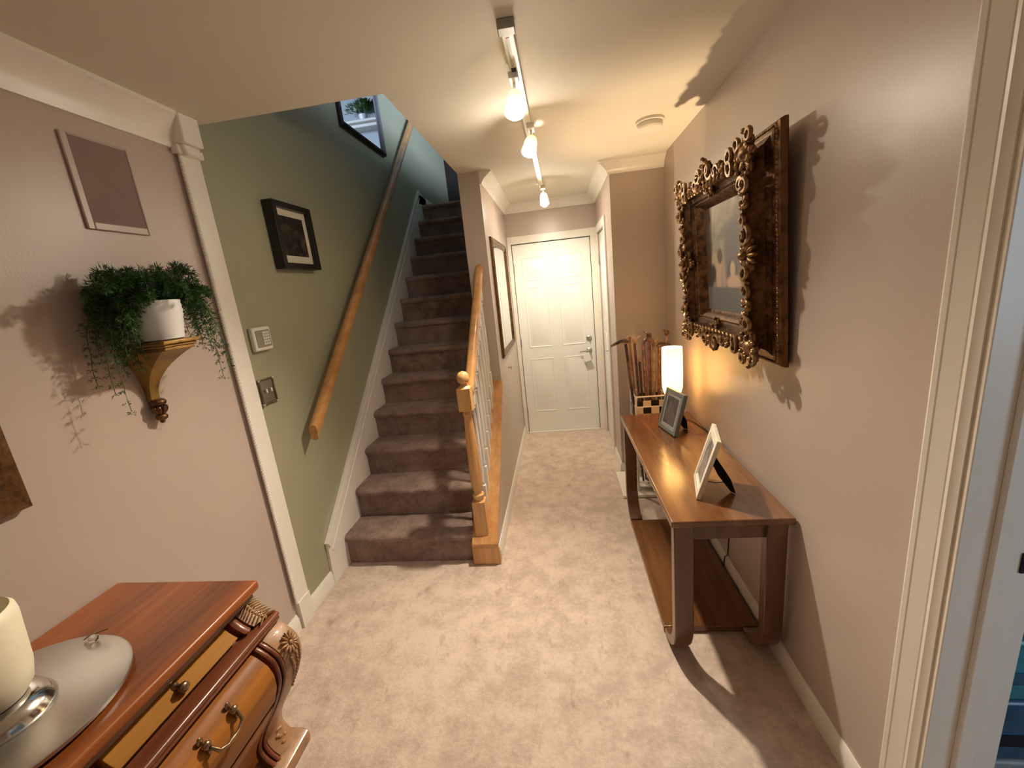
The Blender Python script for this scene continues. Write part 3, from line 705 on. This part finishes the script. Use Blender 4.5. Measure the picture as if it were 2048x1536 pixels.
    t.links.new(col, b.inputs['Base Color']); b.inputs['Roughness'].default_value = .5
    MB().box(-.020, -.003, -W2+.20, W2-.20, .14, HH-.14).build('canvas', m_, T, local=True, smooth=0)
gilded()

# ================================================================== DRESSER
ds = thing('dresser', (-1.22, .45, 0), 'carved cherry wood dresser with glossy top at the lower left', 'dresser')
DT = .84; DY1 = .995; DY0 = -.25; XW = XL+.006
PR = [(.786, -1.012), (.770, -1.002), (.755, -.987), (.743, -.970), (.735, -.953), (.728, -.955), (.700, -.950), (.675, -.915), (.65, -.893), (.62, -.884), (.58, -.886), (.54, -.900), (.49, -.925), (.44, -.955), (.40, -.982), (.36, -1.005), (.325, -1.020), (.295, -1.023), (.27, -1.012), (.25, -.995), (.232, -.965), (.19, -.965), (.19, -.98), (.08, -.99)]
def dpx(z):
    for (z1, x1), (z0, x0) in zip(PR, PR[1:]):
        if z0 <= z <= z1 and z1 > z0: return x0+(x1-x0)*(z-z0)/(z1-z0)
    return PR[0][1] if z > PR[0][0] else PR[-1][1]
def ptop(mb, x0, x1, y0, y1, z0, z1): mb.box(x0, x1, y0, y1, z0, z1)
MB().box(XW, -.968, DY0, DY1, .808, DT).build('dresser_top', M['cherry'], ds, bevel=.012, seg=4)
MB().box(XW, -.985, DY0+.015, DY1-.015, .786, .808).build('top_moulding', M['cherryd'], ds, bevel=.006)
body = [(XW, .08), (XW, .786)]+[(x-.022, z) for z, x in PR]
MB().prism(body, 'y', DY0+.03, DY1-.045).build('body', M['cherryd'], ds, smooth=30)
MB().prism([(-1.0, .698), (-1.0, .726), (-.940, .731), (-.928, .728), (-.924, .720), (-.930, .712), (-.926, .706), (-.934, .698)], 'y', DY0+.01, DY1-.005).build('waist_moulding', M['cherryd'], ds, bevel=.003)
MB().prism([(-1.05, .19), (-1.05, .245), (-.965, .245), (-.950, .236), (-.945, .222), (-.952, .19)], 'y', DY0, DY1+.01).build('base_moulding', M['carve'], ds, bevel=.004)
def strip(y0, y1, off, z0, z1, name, mat, inner=.02, n=22, parent=None, crown_=0, bev=.002):
    zs = [z1+(z0-z1)*i/n for i in range(n+1)]; vs = []; fs = []
    cols = [(y0, off), (y1, off)] if not crown_ else [(y0+(y1-y0)*i/6, off+crown_*math.sin(math.pi*i/6)) for i in range(7)]
    k = len(cols)
    for z in zs:
        x = dpx(z)
        for yy, of in cols: vs.append((x+of, yy, z))
    back = len(vs)
    for z in zs:
        x = dpx(z); vs += [(x-inner, y0, z), (x-inner, y1, z)]
    for i in range(n):
        for q in range(k-1): fs.append([i*k+q, i*k+q+1, (i+1)*k+q+1, (i+1)*k+q])
        fs.append([i*k, (i+1)*k, back+(i+1)*2, back+i*2]); fs.append([i*k+k-1, back+i*2+1, back+(i+1)*2+1, (i+1)*k+k-1])
        fs.append([back+i*2, back+(i+1)*2, back+(i+1)*2+1, back+i*2+1])
    fs.append(list(range(k))+[back+1, back]); fs.append([n*k+q for q in range(k)][::-1]+[back+n*2, back+n*2+1])
    return MB().add(vs, fs).build(name, mat, parent or ds, bevel=bev, smooth=40)
# corner pilaster with S curve
strip(.915, DY1-.003, .002, .246, .699, 'corner_column', M['carve'], .05, 26, None, .010, 0)
strip(.899, .911, .004, .246, .699, 'column_bead', M['cherryd'], .03, 26, None, .004, 0)
strip(.882, .895, .000, .246, .699, 'column_bead', M['cherryd'], .03, 26, None, .004, 0)
strip(.92, DY1-.01, .004, .737, .785, 'frieze_block', M['carve'], .05, 8, None, .008, 0)
strip(.890, .912, .006, .740, .780, 'frieze_bead', M['cherryd'], .04, 8, None, .006, 0)
# shell carving on column
m = MB()
def onface(y, z, off=0): return Vector((dpx(z)+.010+off, y, z))
def tang(z): return (Vector((dpx(z+.01), 0, z+.01))-Vector((dpx(z-.01), 0, z-.01))).normalized()
yc, zc = .953, .648
for i in range(13):
    a = 2*math.pi*i/13; dv_ = Vector((0, math.cos(a), 0))+tang(zc)*math.sin(a); pv = Vector((0, -math.sin(a), 0))+tang(zc)*math.cos(a)
    c = onface(yc, zc)+dv_*.020; nrm = dv_.cross(pv)
    m.blob(c, [dv_*.015, pv*.0042, nrm*.006], 6, 5)
m.blob(onface(yc, zc, .002), [(.006, 0, 0), (0, .008, 0), (0, 0, .008)], 8, 6)
rnd = random.Random(3)
for i in range(10):
    z = .612-.013*i
    for s in ((-1, 1) if i < 8 else (0,)):
        yy = yc+s*(.019-.0017*i); m.blob(onface(yy, z+.003*s, 0), [(.0055, 0, 0), tang(z)*.0085, (0, .0058, .002*s)], 7, 5)
    m.blob(onface(yc, z-.006, .002), [(.005, 0, 0), (0, .004, 0), (0, 0, .007)], 6, 4)
m.build('shell_carving', M['carve'], ds, smooth=60)
# acanthus on frieze block
m = MB()
for i in range(9):
    z = .784-.0058*i; x = -1.008+.0035*i+.00045*i*i
    for s in (-1, 1):
        m.blob((x+.012, .955+s*.016, z+.004), [Vector((.004, s*.020, -.008)), Vector((.0045, 0, .002)), Vector((.003, 0, .0045))], 6, 5)
m.tube([(-1.0, .955, .784), (-.985, .955, .764), (-.965, .955, .746), (-.940, .955, .737)], [.006, .006, .005, .004], 8)
m.build('acanthus_carving', M['carvel'], ds, smooth=60)
m = MB()
for i in range(6): z = .292-.008*i; m.blob(onface(.953+.012*math.sin(i*2), z+.01, .0), [(.006, 0, 0), (0, .010, 0), (0, 0, .006)], 7, 5)
m.build('foot_carving', M['carve'], ds, smooth=60)
# drawers
def bail(y, z, parent, off=.006, half=.042):
    def P(yy, zz, o): return Vector((dpx(zz)+off+o, yy, zz))
    b = MB()
    for s in (-1, 1):
        b.blob(P(y+s*half, z+.012, .010), [(.010, 0, 0), (0, .011, 0), (0, 0, .011)], 10, 7)
        b.blob(P(y+s*half, z+.022, .004), [(.005, 0, 0), (0, .008, 0), (0, 0, .012)], 8, 5)
        b.blob(P(y+s*half, z-.002, .004), [(.005, 0, 0), (0, .007, 0), (0, 0, .010)], 8, 5)
    pts = [P(y-half, z+.008, .016), P(y-half*.86, z-.010, .020), P(y-half*.4, z-.020, .020), P(y, z-.018, .022), P(y+half*.4, z-.020, .020), P(y+half*.86, z-.010, .020), P(y+half, z+.008, .016)]
    b.tube(pts, [.004, .005, .0038, .006, .0038, .005, .004], 8)
    b.build('bail_handle', M['bronze'], parent, smooth=60)
def knob(y, z, parent, x):
    b = MB(); rq = Matrix.Rotation(R_(90), 3, 'Y')
    b.lathe([(.010, 0), (.008, .004), (.005, .010), (.009, .016), (.013, .022), (.012, .029), (.006, .033), (.001, .034)], (x, y, z), 16, rq)
    b.build('knob', M['bronze'], parent, smooth=60)
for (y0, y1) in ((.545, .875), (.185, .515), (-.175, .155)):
    d = strip(y0, y1, .003, .742, .781, 'drawer', M['burl_shaded'], .03, 6)
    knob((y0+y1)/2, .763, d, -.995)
d = strip(.06, .868, .004, .525, .690, 'drawer', M['burl'], .03, 18); bail(.695, .650, d); bail(.24, .650, d)
d = strip(.06, .868, .004, .290, .510, 'drawer', M['burl'], .03, 18); bail(.69, .405, d); bail(.24, .405, d)
for yy in (DY0+.06, DY1-.10):
    for xx in (XW+.04, -1.03): MB().box(xx-.03, xx+.03, yy-.04, yy+.04, .001, .19).build('foot', M['cherryd'], ds, bevel=.006)
# mirrored tray, candle holder
tz = DT+.001
tr = thing('round_mirror_tray', (-1.232, .548, tz), 'round silvery mirror tray on the dresser top', 'tray')
MB().lathe([(.215, .003), (.222, .008), (.2225, .016), (.218, .018), (.001, .018)], (-1.232, .548, tz), 64).build('plate', M['steel'], tr, smooth=30)
MB().lathe([(.20, 0), (.20, .003)], (-1.232, .548, tz), 40).build('underside', M['black'], tr)
tz2 = tz+.0185
ch = thing('candle_holder', (-1.215, .545, tz2), 'chrome based holder with a tall frosted cream cup at the left edge of the photo', 'candle holder')
CXY = (-1.220, .548, 0)
MB().lathe([(.090, tz2), (.092, tz2+.006), (.090, tz2+.012), (.078, tz2+.030), (.060, tz2+.040), (.020, tz2+.044)], CXY, 40).build('base', M['chrome'], ch, smooth=30)
MB().lathe([(.056, tz2+.042), (.070, tz2+.062), (.078, tz2+.10), (.086, tz2+.215), (.084, tz2+.232), (.078, tz2+.238), (.074, tz2+.230), (.066, tz2+.11), (.02, tz2+.10)], CXY, 40).build('cup', M['cream'], ch, smooth=40)
gb = thing('glass_clip', (-1.24, .765, tz2), 'small clear glass bead with a metal pin on the far rim of the tray', 'ornament')
MB().blob((-1.232, .748, tz2+.009), [(.014, 0, 0), (0, .010, 0), (0, 0, .009)], 12, 8).build('bead', M['glass'], gb, smooth=60)
MB().tube([(-1.262, .748, tz2+.004), (-1.245, .75, tz2+.014), (-1.205, .765, tz2+.022)], .002, 6).build('pin', M['bronze'], gb)
# gilt framed corner at left
gf = thing('gilt_wall_frame', (XL, .45, 1.19), 'corner of a dark gilt frame on the mauve wall at the left edge', 'picture frame')
def wall_frame(parent, y0, y1, z0, z1, fw, dep, mf, mi, xw=XL, sgn=1, name='frame', iname='mirror_glass'):
    prof_ = [(0, 0), (0, dep*.6), (fw*.15, dep*.85), (fw*.3, dep), (fw*.5, dep*.8), (fw*.65, dep*.55), (fw*.8, dep*.65), (fw, dep*.35)]
    cs_ = [(y0, z0, 1, 1), (y1, z0, -1, 1), (y1, z1, -1, -1), (y0, z1, 1, -1)]; vs = []; fs = []; k = len(prof_)
    for (yy, zz, a1, a2) in cs_:
        for a, d in prof_: vs.append((xw+sgn*(d+.001), yy+a1*a, zz+a2*a))
    for i in range(4):
        j = (i+1) % 4
        for q in range(k-1): fs.append([i*k+q, j*k+q, j*k+q+1, i*k+q+1])
    mb = MB(); mb.add(vs, fs); mb.build(name, mf, parent, smooth=25)
    xa, xb = sorted((xw+sgn*.001, xw+sgn*dep*.35)); MB().box(xa, xb, y0+fw*.9, y1-fw*.9, z0+fw*.9, z1-fw*.9).build(iname, mi, parent, smooth=0)
wall_frame(gf, .10, .862, 1.185, 1.95, .15, .04, M['giltd'], M['mirror'])

# ================================================================== SHELF AND FERN
SX, SY0, SY1, SZ = -1.275, 1.205, 1.350, 1.568
sf = thing('wall_bracket_shelf', (XL, 1.278, 1.30), 'gold painted bracket shelf under the potted fern', 'shelf')
m = MB(); m.box(XL+.001, SX, SY0, SY1, SZ-.012, SZ); m.box(XL+.001, SX-.010, SY0+.009, SY1-.009, SZ-.022, SZ-.012); m.box(XL+.001, SX-.016, SY0+.014, SY1-.014, SZ-.034, SZ-.022)
m.build('shelf_board', M['sconce'], sf, bevel=.003)
m = MB(); yc = (SY0+SY1)/2; vs = []; fs = []; n = 14
for i in range(n+1):
    t = i/n; k = (1-t)**2.3; hw = .015+.044*k; dx = .022+.142*k; z = SZ-.034-.175*t
    vs += [(XL+.001, yc-hw, z), (XL+dx, yc-hw, z), (XL+dx, yc+hw, z), (XL+.001, yc+hw, z)]
for i in range(n):
    for q in range(4): fs.append([i*4+q, i*4+(q+1) % 4, i*4+4+(q+1) % 4, i*4+4+q])
fs += [[0, 1, 2, 3], [n*4+3, n*4+2, n*4+1, n*4]]
m.add(vs, fs); m.build('bracket', M['sconce'], sf, smooth=30)
m = MB()
m.blob((XL+.026, yc, SZ-.215), [(.024, 0, 0), (0, .026, 0), (0, 0, .016)], 12, 8)
for i in range(8):
    a = i*math.pi/4; m.blob((XL+.026+.014*math.cos(a), yc+.016*math.sin(a), SZ-.243), [Vector((.008, 0, 0)), Vector((0, .008, 0)), Vector((.006*math.cos(a), .006*math.sin(a), .016))], 7, 5)
m.blob((XL+.024, yc, SZ-.268), [(.018, 0, 0), (0, .020, 0), (0, 0, .014)], 10, 7); m.blob((XL+.022, yc, SZ-.284), [(.008, 0, 0), (0, .009, 0), (0, 0, .008)], 8, 6)
m.build('finial', M['giltd'], sf, smooth=60)
PX, PY, PZ = -1.345, 1.275, SZ+.001
pf = thing('potted_fern', (PX, PY, PZ), 'trailing asparagus fern in a ribbed white pot on the gold shelf', 'plant')
prof = [(.052, 0), (.060, .004)]
for i in range(16):
    t = i/15; r = .060+.014*min(1, t*1.4); prof.append((r+(.0012 if i % 2 else -.0006), .006+.122*t))
prof += [(.0745, .130), (.070, .131), (.068, .118)]
MB().lathe([(r, z+PZ) for r, z in prof], (PX, PY, 0), 40, cap=False).lathe([(.001, PZ), (.052, PZ)], (PX, PY, 0), 40, cap=False).build('pot', M['pot'], pf, smooth=50)
MB().lathe([(.068, PZ+.110), (.068, PZ+.117), (.001, PZ+.120)], (PX, PY, 0), 24).build('soil', M['soil'], pf)
def fern():
    rnd = random.Random(11); m = MB(); st = MB()
    def needle(p, d, L, wd):
        d = d.normalized(); s = d.cross(Vector((rnd.uniform(-1, 1), rnd.uniform(-1, 1), rnd.uniform(-1, 1)))).normalized()*wd
        m.add([p-s*.3, p+d*L*.5-s, p+d*L, p+d*L*.5+s], [(0, 1, 2, 3)])
    def stem(ang, reach, rise, drop, droplen):
        d = Vector((math.cos(ang), math.sin(ang), 0)); p0 = Vector((PX, PY, PZ+.115))+d*rnd.uniform(.0, .04)
        pts = []; n = 26
        for i in range(n+1):
            t = i/n
            h = rise*math.sin(min(1, t*1.6)*math.pi*.5)-drop*max(0, t-.35)**1.7
            r = reach*(1-(1-t)**1.8)
            p = p0+d*r+Vector((0, 0, h))+Vector((rnd.uniform(-1, 1), rnd.uniform(-1, 1), rnd.uniform(-1, 1)))*.002
            p.x = max(p.x, XL+.012); pts.append(p)
        st.tube(pts, [.0011]*len(pts), 4)
        for i in range(3, n+1):
            p = pts[i]; ax = (pts[i]-pts[i-1]).normalized()
            env = .6+.5*math.sin(math.pi*i/n)
            for k in range(6):
                v = Vector((rnd.gauss(0, 1), rnd.gauss(0, 1), rnd.gauss(0, 1))); v = (v-ax*v.dot(ax)).normalized()+ax*rnd.uniform(.2, .9)
                b_ = p+v.normalized()*rnd.uniform(.0, .012)
                for q in range(3):
                    L = rnd.uniform(.012, .024)*env
                    needle(b_, v+Vector((rnd.gauss(0, .5), rnd.gauss(0, .5), rnd.gauss(0, .5))), L, .0012)
                    b2 = b_+v.normalized()*L*.5
                    bb_ = b2
                    if bb_.x < XL+.004: continue
    for i in range(56):
        a = rnd.uniform(R_(50), R_(320)); stem(a, rnd.uniform(.05, .145), rnd.uniform(.03, .105), rnd.uniform(.02, .16), 0)
    for i in range(30):  # toward the camera side
        stem(R_(rnd.uniform(215, 290)), rnd.uniform(.07, .135), rnd.uniform(.03, .08), rnd.uniform(.10, .50), 0)
    for i in range(22): stem(R_(rnd.uniform(0, 360)), rnd.uniform(.04, .11), rnd.uniform(.085, .135), rnd.uniform(.05, .2), 0)
    for i in range(11):  # far side, trailing
        stem(R_(rnd.uniform(30, 100)), rnd.uniform(.10, .16), rnd.uniform(.03, .07), rnd.uniform(.25, .50), 0)
    for a, r_, dr in ((64, .15, .66), (56, .155, .58), (74, .15, .52), (250, .14, .62), (262, .12, .75), (246, .16, .55)): stem(R_(a), r_, .04, dr, 0)
    for v in m.v:
        v.x = max(v.x, XL+.003)
    o = m.build('foliage', M['leaf'], pf, smooth=0); st.build('stems', M['leaf'], pf, smooth=0)
    o['kind'] = 'stuff'
fern()

# ================================================================== LEFT WALL FITTINGS
vb = thing('wall_panel', (XL, 1.35, 2.08), 'square dark mauve panel in a painted frame high on the left wall', 'wall panel')
m = MB()
for (y0, y1, z0, z1) in ((1.246, 1.268, 1.941, 2.228), (1.448, 1.454, 1.941, 2.228), (1.268, 1.448, 1.941, 1.965), (1.268, 1.448, 2.222, 2.228)): m.box(XL+.001, XL+.009, y0, y1, z0, z1)
m.build('frame', M['mauve'], vb, bevel=.004)
M['panel'] = plain('panel_cloth', (.235, .165, .145), .7, var=.06, scale=5)
MB().box(XL+.001, XL+.006, 1.268, 1.448, 1.965, 2.222).build('grille', M['panel'], vb)
# framed dark print
fp_ = thing('framed_print', (XL, 2.295, 1.83), 'dark print with a cream mat in a deep black frame on the green wall', 'picture')
y0, y1, z0, z1 = 2.13, 2.475, 1.842, 2.188; dd = .058; fw = .030
m = MB()
for a in ((y0, y0+fw, z0, z1), (y1-fw, y1, z0, z1), (y0+fw, y1-fw, z0, z0+fw), (y0+fw, y1-fw, z1-fw, z1)): m.box(XL+.001, XL+dd, *a)
m.build('frame', M['black'], fp_, bevel=.002)
MB().box(XL+.001, XL+.030, y0+fw, y1-fw, z0+fw, z1-fw).build('mat_board', M['mat'], fp_, smooth=0)
def printmat():
    m_, t, b = nt('dark_print'); v = coords(t, (1, 1, 1)); f = noise(t, v, 10, 4, .5, .8)
    t.links.new(ramp(t, f, [(.40, (.016, .010, .012)), (.55, (.045, .033, .020)), (.68, (.075, .058, .035))]), b.inputs['Base Color']); b.inputs['Roughness'].default_value = .25; return m_
MB().box(XL+.030, XL+.0315, y0+fw+.036, y1-fw-.034, z0+fw+.042, z1-fw-.036).build('print', printmat(), fp_, smooth=0)
# keypad
kp = thing('alarm_keypad', (XL, 1.88, 1.5), 'white alarm keypad with a grey face on the green wall', 'keypad')
MB().box(XL+.001, XL+.026, 1.815, 1.940, 1.445, 1.560).build('housing', M['plastic'], kp, bevel=.008, seg=3)
MB().box(XL+.026, XL+.028, 1.830, 1.928, 1.462, 1.544).build('face_plate', M['grey'], kp, bevel=.002)
for r in range(5):
    for c in range(3): MB().box(XL+.028, XL+.031, 1.874+c*.0155, 1.887+c*.0155, 1.472+r*.0135, 1.482+r*.0135).build('key', M['plastic'], kp)
MB().box(XL+.028, XL+.0285, 1.836, 1.866, 1.498, 1.534).build('display', M['grey'], kp)
# ornate switch plate
sp_ = thing('light_switch', (XL, 1.85, 1.245), 'pewter light switch plate with beaded bronze border below the keypad', 'light switch')
MB().box(XL+.001, XL+.006, 1.805, 1.892, 1.190, 1.302).build('plate', M['nickel'], sp_, bevel=.002)
m = MB(); cor = [(1.800, 1.186), (1.897, 1.186), (1.897, 1.306), (1.800, 1.306)]
for i in range(4):
    a, c = cor[i], cor[(i+1) % 4]; m.tube([(XL+.007, *a), (XL+.007, *c)], .0045, 6)
m.build('border', M['bronze'], sp_)
for a in cor: MB().blob((XL+.009, a[0], a[1]), [(.008, 0, 0), (0, .008, 0), (0, 0, .008)], 8, 6).build('corner_boss', M['chrome'], sp_)
for yy in (1.832, 1.866): MB().box(XL+.006, XL+.016, yy-.004, yy+.004, 1.24, 1.258).build('toggle', M['plastic'], sp_, bevel=.001)
# upstairs mirror
um = thing('stair_mirror', (XL, 3.6, 2.885), 'dark framed mirror high over the stairs cut off by the ceiling edge', 'mirror')
wall_frame(um, 3.19, 3.99, 2.88, 3.78, .045, .035, M['dark'], M['mirror'])
# landing plant reflected in mirror
lp = thing('landing_plant', (-.20, 6.78, 4.28), 'bushy dark plant on the upstairs ledge seen in the stair mirror', 'plant')
m = MB(); rnd = random.Random(2)
for i in range(420):
    a = rnd.uniform(0, 6.28); r = rnd.uniform(.0, .16); z = rnd.uniform(.08, .24)*(1-r*2.2)+.05; p = Vector((-.20+r*math.cos(a)*1.5, 6.76+r*.5*math.sin(a), 4.28+z)); d = Vector((math.cos(a), math.sin(a)*.5, rnd.uniform(.1, 1))).normalized()
    s = d.cross(Vector((0, 0, 1))).normalized()*.014; m.add([p, p+d*.03-s, p+d*.07, p+d*.03+s], [(0, 1, 2, 3)])
m.build('foliage', M['leaf'], lp, smooth=0)['kind'] = 'stuff'
MB().lathe([(.05, 4.281), (.07, 4.37), (.066, 4.37), (.047, 4.29)], (-.20, 6.78, 0), 20).build('pot', M['pot'], lp)
# dark door at the top of the stairs
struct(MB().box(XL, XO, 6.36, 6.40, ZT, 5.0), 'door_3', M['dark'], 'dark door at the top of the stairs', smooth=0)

# ================================================================== ENTRY HALL FITTINGS
hm = thing('hall_mirror', (XH, 3.67, 1.08), 'tall gold framed mirror on the entry side wall beside the front door', 'mirror')
wall_frame(hm, 3.225, 4.11, 1.075, 2.005, .055, .022, M['giltd'], M['mirror'], XH, 1)
hk = thing('wall_hook', (XH, 3.54, .94), 'tiny chrome hook on the wall below the gold mirror', 'hook')
m = MB(); rq = Matrix.Rotation(R_(90), 3, 'Y'); m.lathe([(.012, .001), (.012, .004), (.005, .006), (.005, .018), (.009, .020), (.009, .026), (.002, .028)], (XH, 3.54, .94), 14, rq); m.tube([(XH+.02, 3.54, .94), (XH+.026, 3.54, .925), (XH+.02, 3.54, .915)], .003, 6)
m.build('hook', M['nickel'], hk)
# white slab and umbrella stand
sb = thing('white_floor_board', (.56, 3.08, .01), 'flat white board lying on the carpet behind the console table', 'board')
MB().box(.375, .745, 2.865, 3.275, .001, .026).build('slab', M['board'], sb, bevel=.008, seg=3)
UX, UY = .605, 3.03; u0 = .027
us = thing('cane_stand', (UX, UY, u0), 'square white metal stand with black and tan tiles holding walking canes', 'umbrella stand')
hw = .105; zt = .765
m = MB()
for sx in (-1, 1):
    for sy in (-1, 1): m.box(UX+sx*hw-.007, UX+sx*hw+.007, UY+sy*hw-.007, UY+sy*hw+.007, u0, zt)
m.build('corner_post', M['white'], us)
for z in (zt, zt-.075, .10):
    m = MB(); m.tube([(UX-hw, UY-hw, z), (UX+hw, UY-hw, z), (UX+hw, UY+hw, z), (UX-hw, UY+hw, z), (UX-hw, UY-hw, z)], .006, 6); m.build('rail', M['white'], us)
m = MB()
for s in (-1, 1):
    m.box(UX-hw+.008, UX+hw-.008, UY+s*hw-.003, UY+s*hw+.003, zt-.17, zt-.03); m.box(UX+s*hw-.003, UX+s*hw+.003, UY-hw+.008, UY+hw-.008, zt-.17, zt-.03)
m.build('tile_panel', M['tiles'], us)
MB().box(UX-hw, UX+hw, UY-hw, UY+hw, .055, .065).build('bottom_tray', M['white'], us)
C = {'br': canemat('cane_brown', (.10, .04, .02), (.22, .10, .05)), 'tan': canemat('cane_tan', (.30, .16, .08), (.50, .30, .16)), 'dk': canemat('cane_dark', (.025, .010, .008), (.08, .035, .02)), 'bur': canemat('cane_burgundy', (.10, .035, .03), (.20, .09, .07))}
def cane(label, foot, topp, mat, r, kind, hm_=None, hdir=(-1, 0)):
    T = thing('walking_cane', (foot[0], foot[1], .066), label, 'cane', 'walking canes in the tiled stand')
    f = Vector((foot[0], foot[1], .068)); t = Vector(topp)
    MB().tube([f, f+(t-f)*.5, t], [r*.7, r*.9, r], 8).build('shaft', mat, T)
    hd = Vector((hdir[0], hdir[1], 0)).normalized(); m = MB()
    if kind == 'crook':
        R0 = .035; pts = [t+hd*R0*(1-math.cos(a))+Vector((0, 0, R0*math.sin(a))) for a in [math.pi*i/9 for i in range(10)]]+[t+hd*R0*2+Vector((0, 0, -.02))]
        m.tube(pts, r*.95, 8, 1, (hd.y, -hd.x, 0))
    elif kind == 'derby':
        m.tube([t-hd*.02+Vector((0, 0, .008)), t+Vector((0, 0, .022)), t+hd*.04+Vector((0, 0, .020)), t+hd*.075+Vector((0, 0, .006)), t+hd*.095+Vector((0, 0, -.004))], [.008, .016, .013, .011, .007], 10)
        m.blob(t+hd*.098+Vector((0, 0, -.004)), [(.010, 0, 0), (0, .010, 0), (0, 0, .010)], 8, 6)
    elif kind == 'knob':
        m.blob(t+Vector((0, 0, .012)), [(.016, 0, 0), (0, .016, 0), (0, 0, .018)], 12, 8)
    elif kind == 'bird':
        m.blob(t+Vector((0, 0, .02)), [hd*.020, Vector((-hd.y, hd.x, 0))*.011, Vector((0, 0, .022))], 10, 7)
        m.tube([t+Vector((0, 0, .02)), t+hd*.02+Vector((0, 0, .045)), t+hd*.045+Vector((0, 0, .052))], [.010, .009, .003], 8)
    elif kind == 'flat':
        m.tube([t, t+Vector((0, 0, .012))], r*1.3, 8)
    m.build('handle', hm_ or mat, T)
cane('cane with a dark derby handle leaning farthest left toward the front door', (.548, 2.985), (.452, 2.975, 1.150), C['dk'], .011, 'derby', C['dk'], (-1, -.1))
cane('cane with a tan carved grip just right of the leaning derby cane', (.552, 3.08), (.492, 3.07, 1.165), C['tan'], .012, 'knob', C['tan'])
cane('slim brown cane with a pale tan crook beside the tan gripped one', (.575, 3.03), (.520, 3.02, 1.140), C['bur'], .010, 'bird', C['tan'], (1, -.3))
cane('short black shaft with a light tan top, lowest of the canes', (.580, 2.965), (.540, 2.955, 1.02), C['dk'], .010, 'flat', C['tan'])
cane('brown crook handled cane standing upright in the middle of the stand', (.605, 2.985), (.572, 2.975, 1.135), C['bur'], .012, 'crook', C['bur'], (1, 0))
cane('glossy reddish brown cane with a small beaked carved handle', (.628, 3.065), (.632, 3.065, 1.160), C['bur'], .013, 'bird', C['br'], (-.6, .3))
cane('tan crook cane whose bend opens toward the lit lamp', (.642, 3.025), (.655, 3.02, 1.115), C['tan'], .010, 'crook', C['tan'], (1, -.1))
cane('dark brown derby cane pointing toward the lit lamp', (.655, 2.975), (.680, 2.965, 1.105), C['br'], .012, 'derby', C['dk'], (1, -.1))
cane('thin tan cane leaning right whose carved handle shows above the lamp shade', (.680, 3.08), (.762, 3.08, 1.165), C['tan'], .009, 'bird', C['br'], (-.5, -.2))

# ================================================================== SIDE ROOM
for (nm, z0, z1, mt, lab, dx) in (('wrapped_case', .611, .82, 'blue', 'dark blue wrapped case set on the very top of the stack', .05), ('wrapped_case', .001, .200, 'greyw', 'grey plastic wrapped case at the bottom of the stack in the side room', .02), ('wrapped_case', .201, .410, 'blue', 'deep blue shrink wrapped case in the middle of the stack', .0), ('wrapped_case', .411, .610, 'teal', 'teal shrink wrapped case on top of the stack in the side room', .01)):
    T = thing(nm, (1.25, 1.15, z0), lab, 'case', 'shrink wrapped cases stacked in the side room')
    MB().box(1.03+dx, 1.42+dx, 1.0, 1.27, z0, z1).build('wrap', M[mt], T, bevel=.02, seg=3)
    MB().box(1.052+dx, 1.398+dx, .9985, 1.004, z0+.06, z0+.10).build('stripe', M['navy' if mt != 'teal' else 'blue'], T)
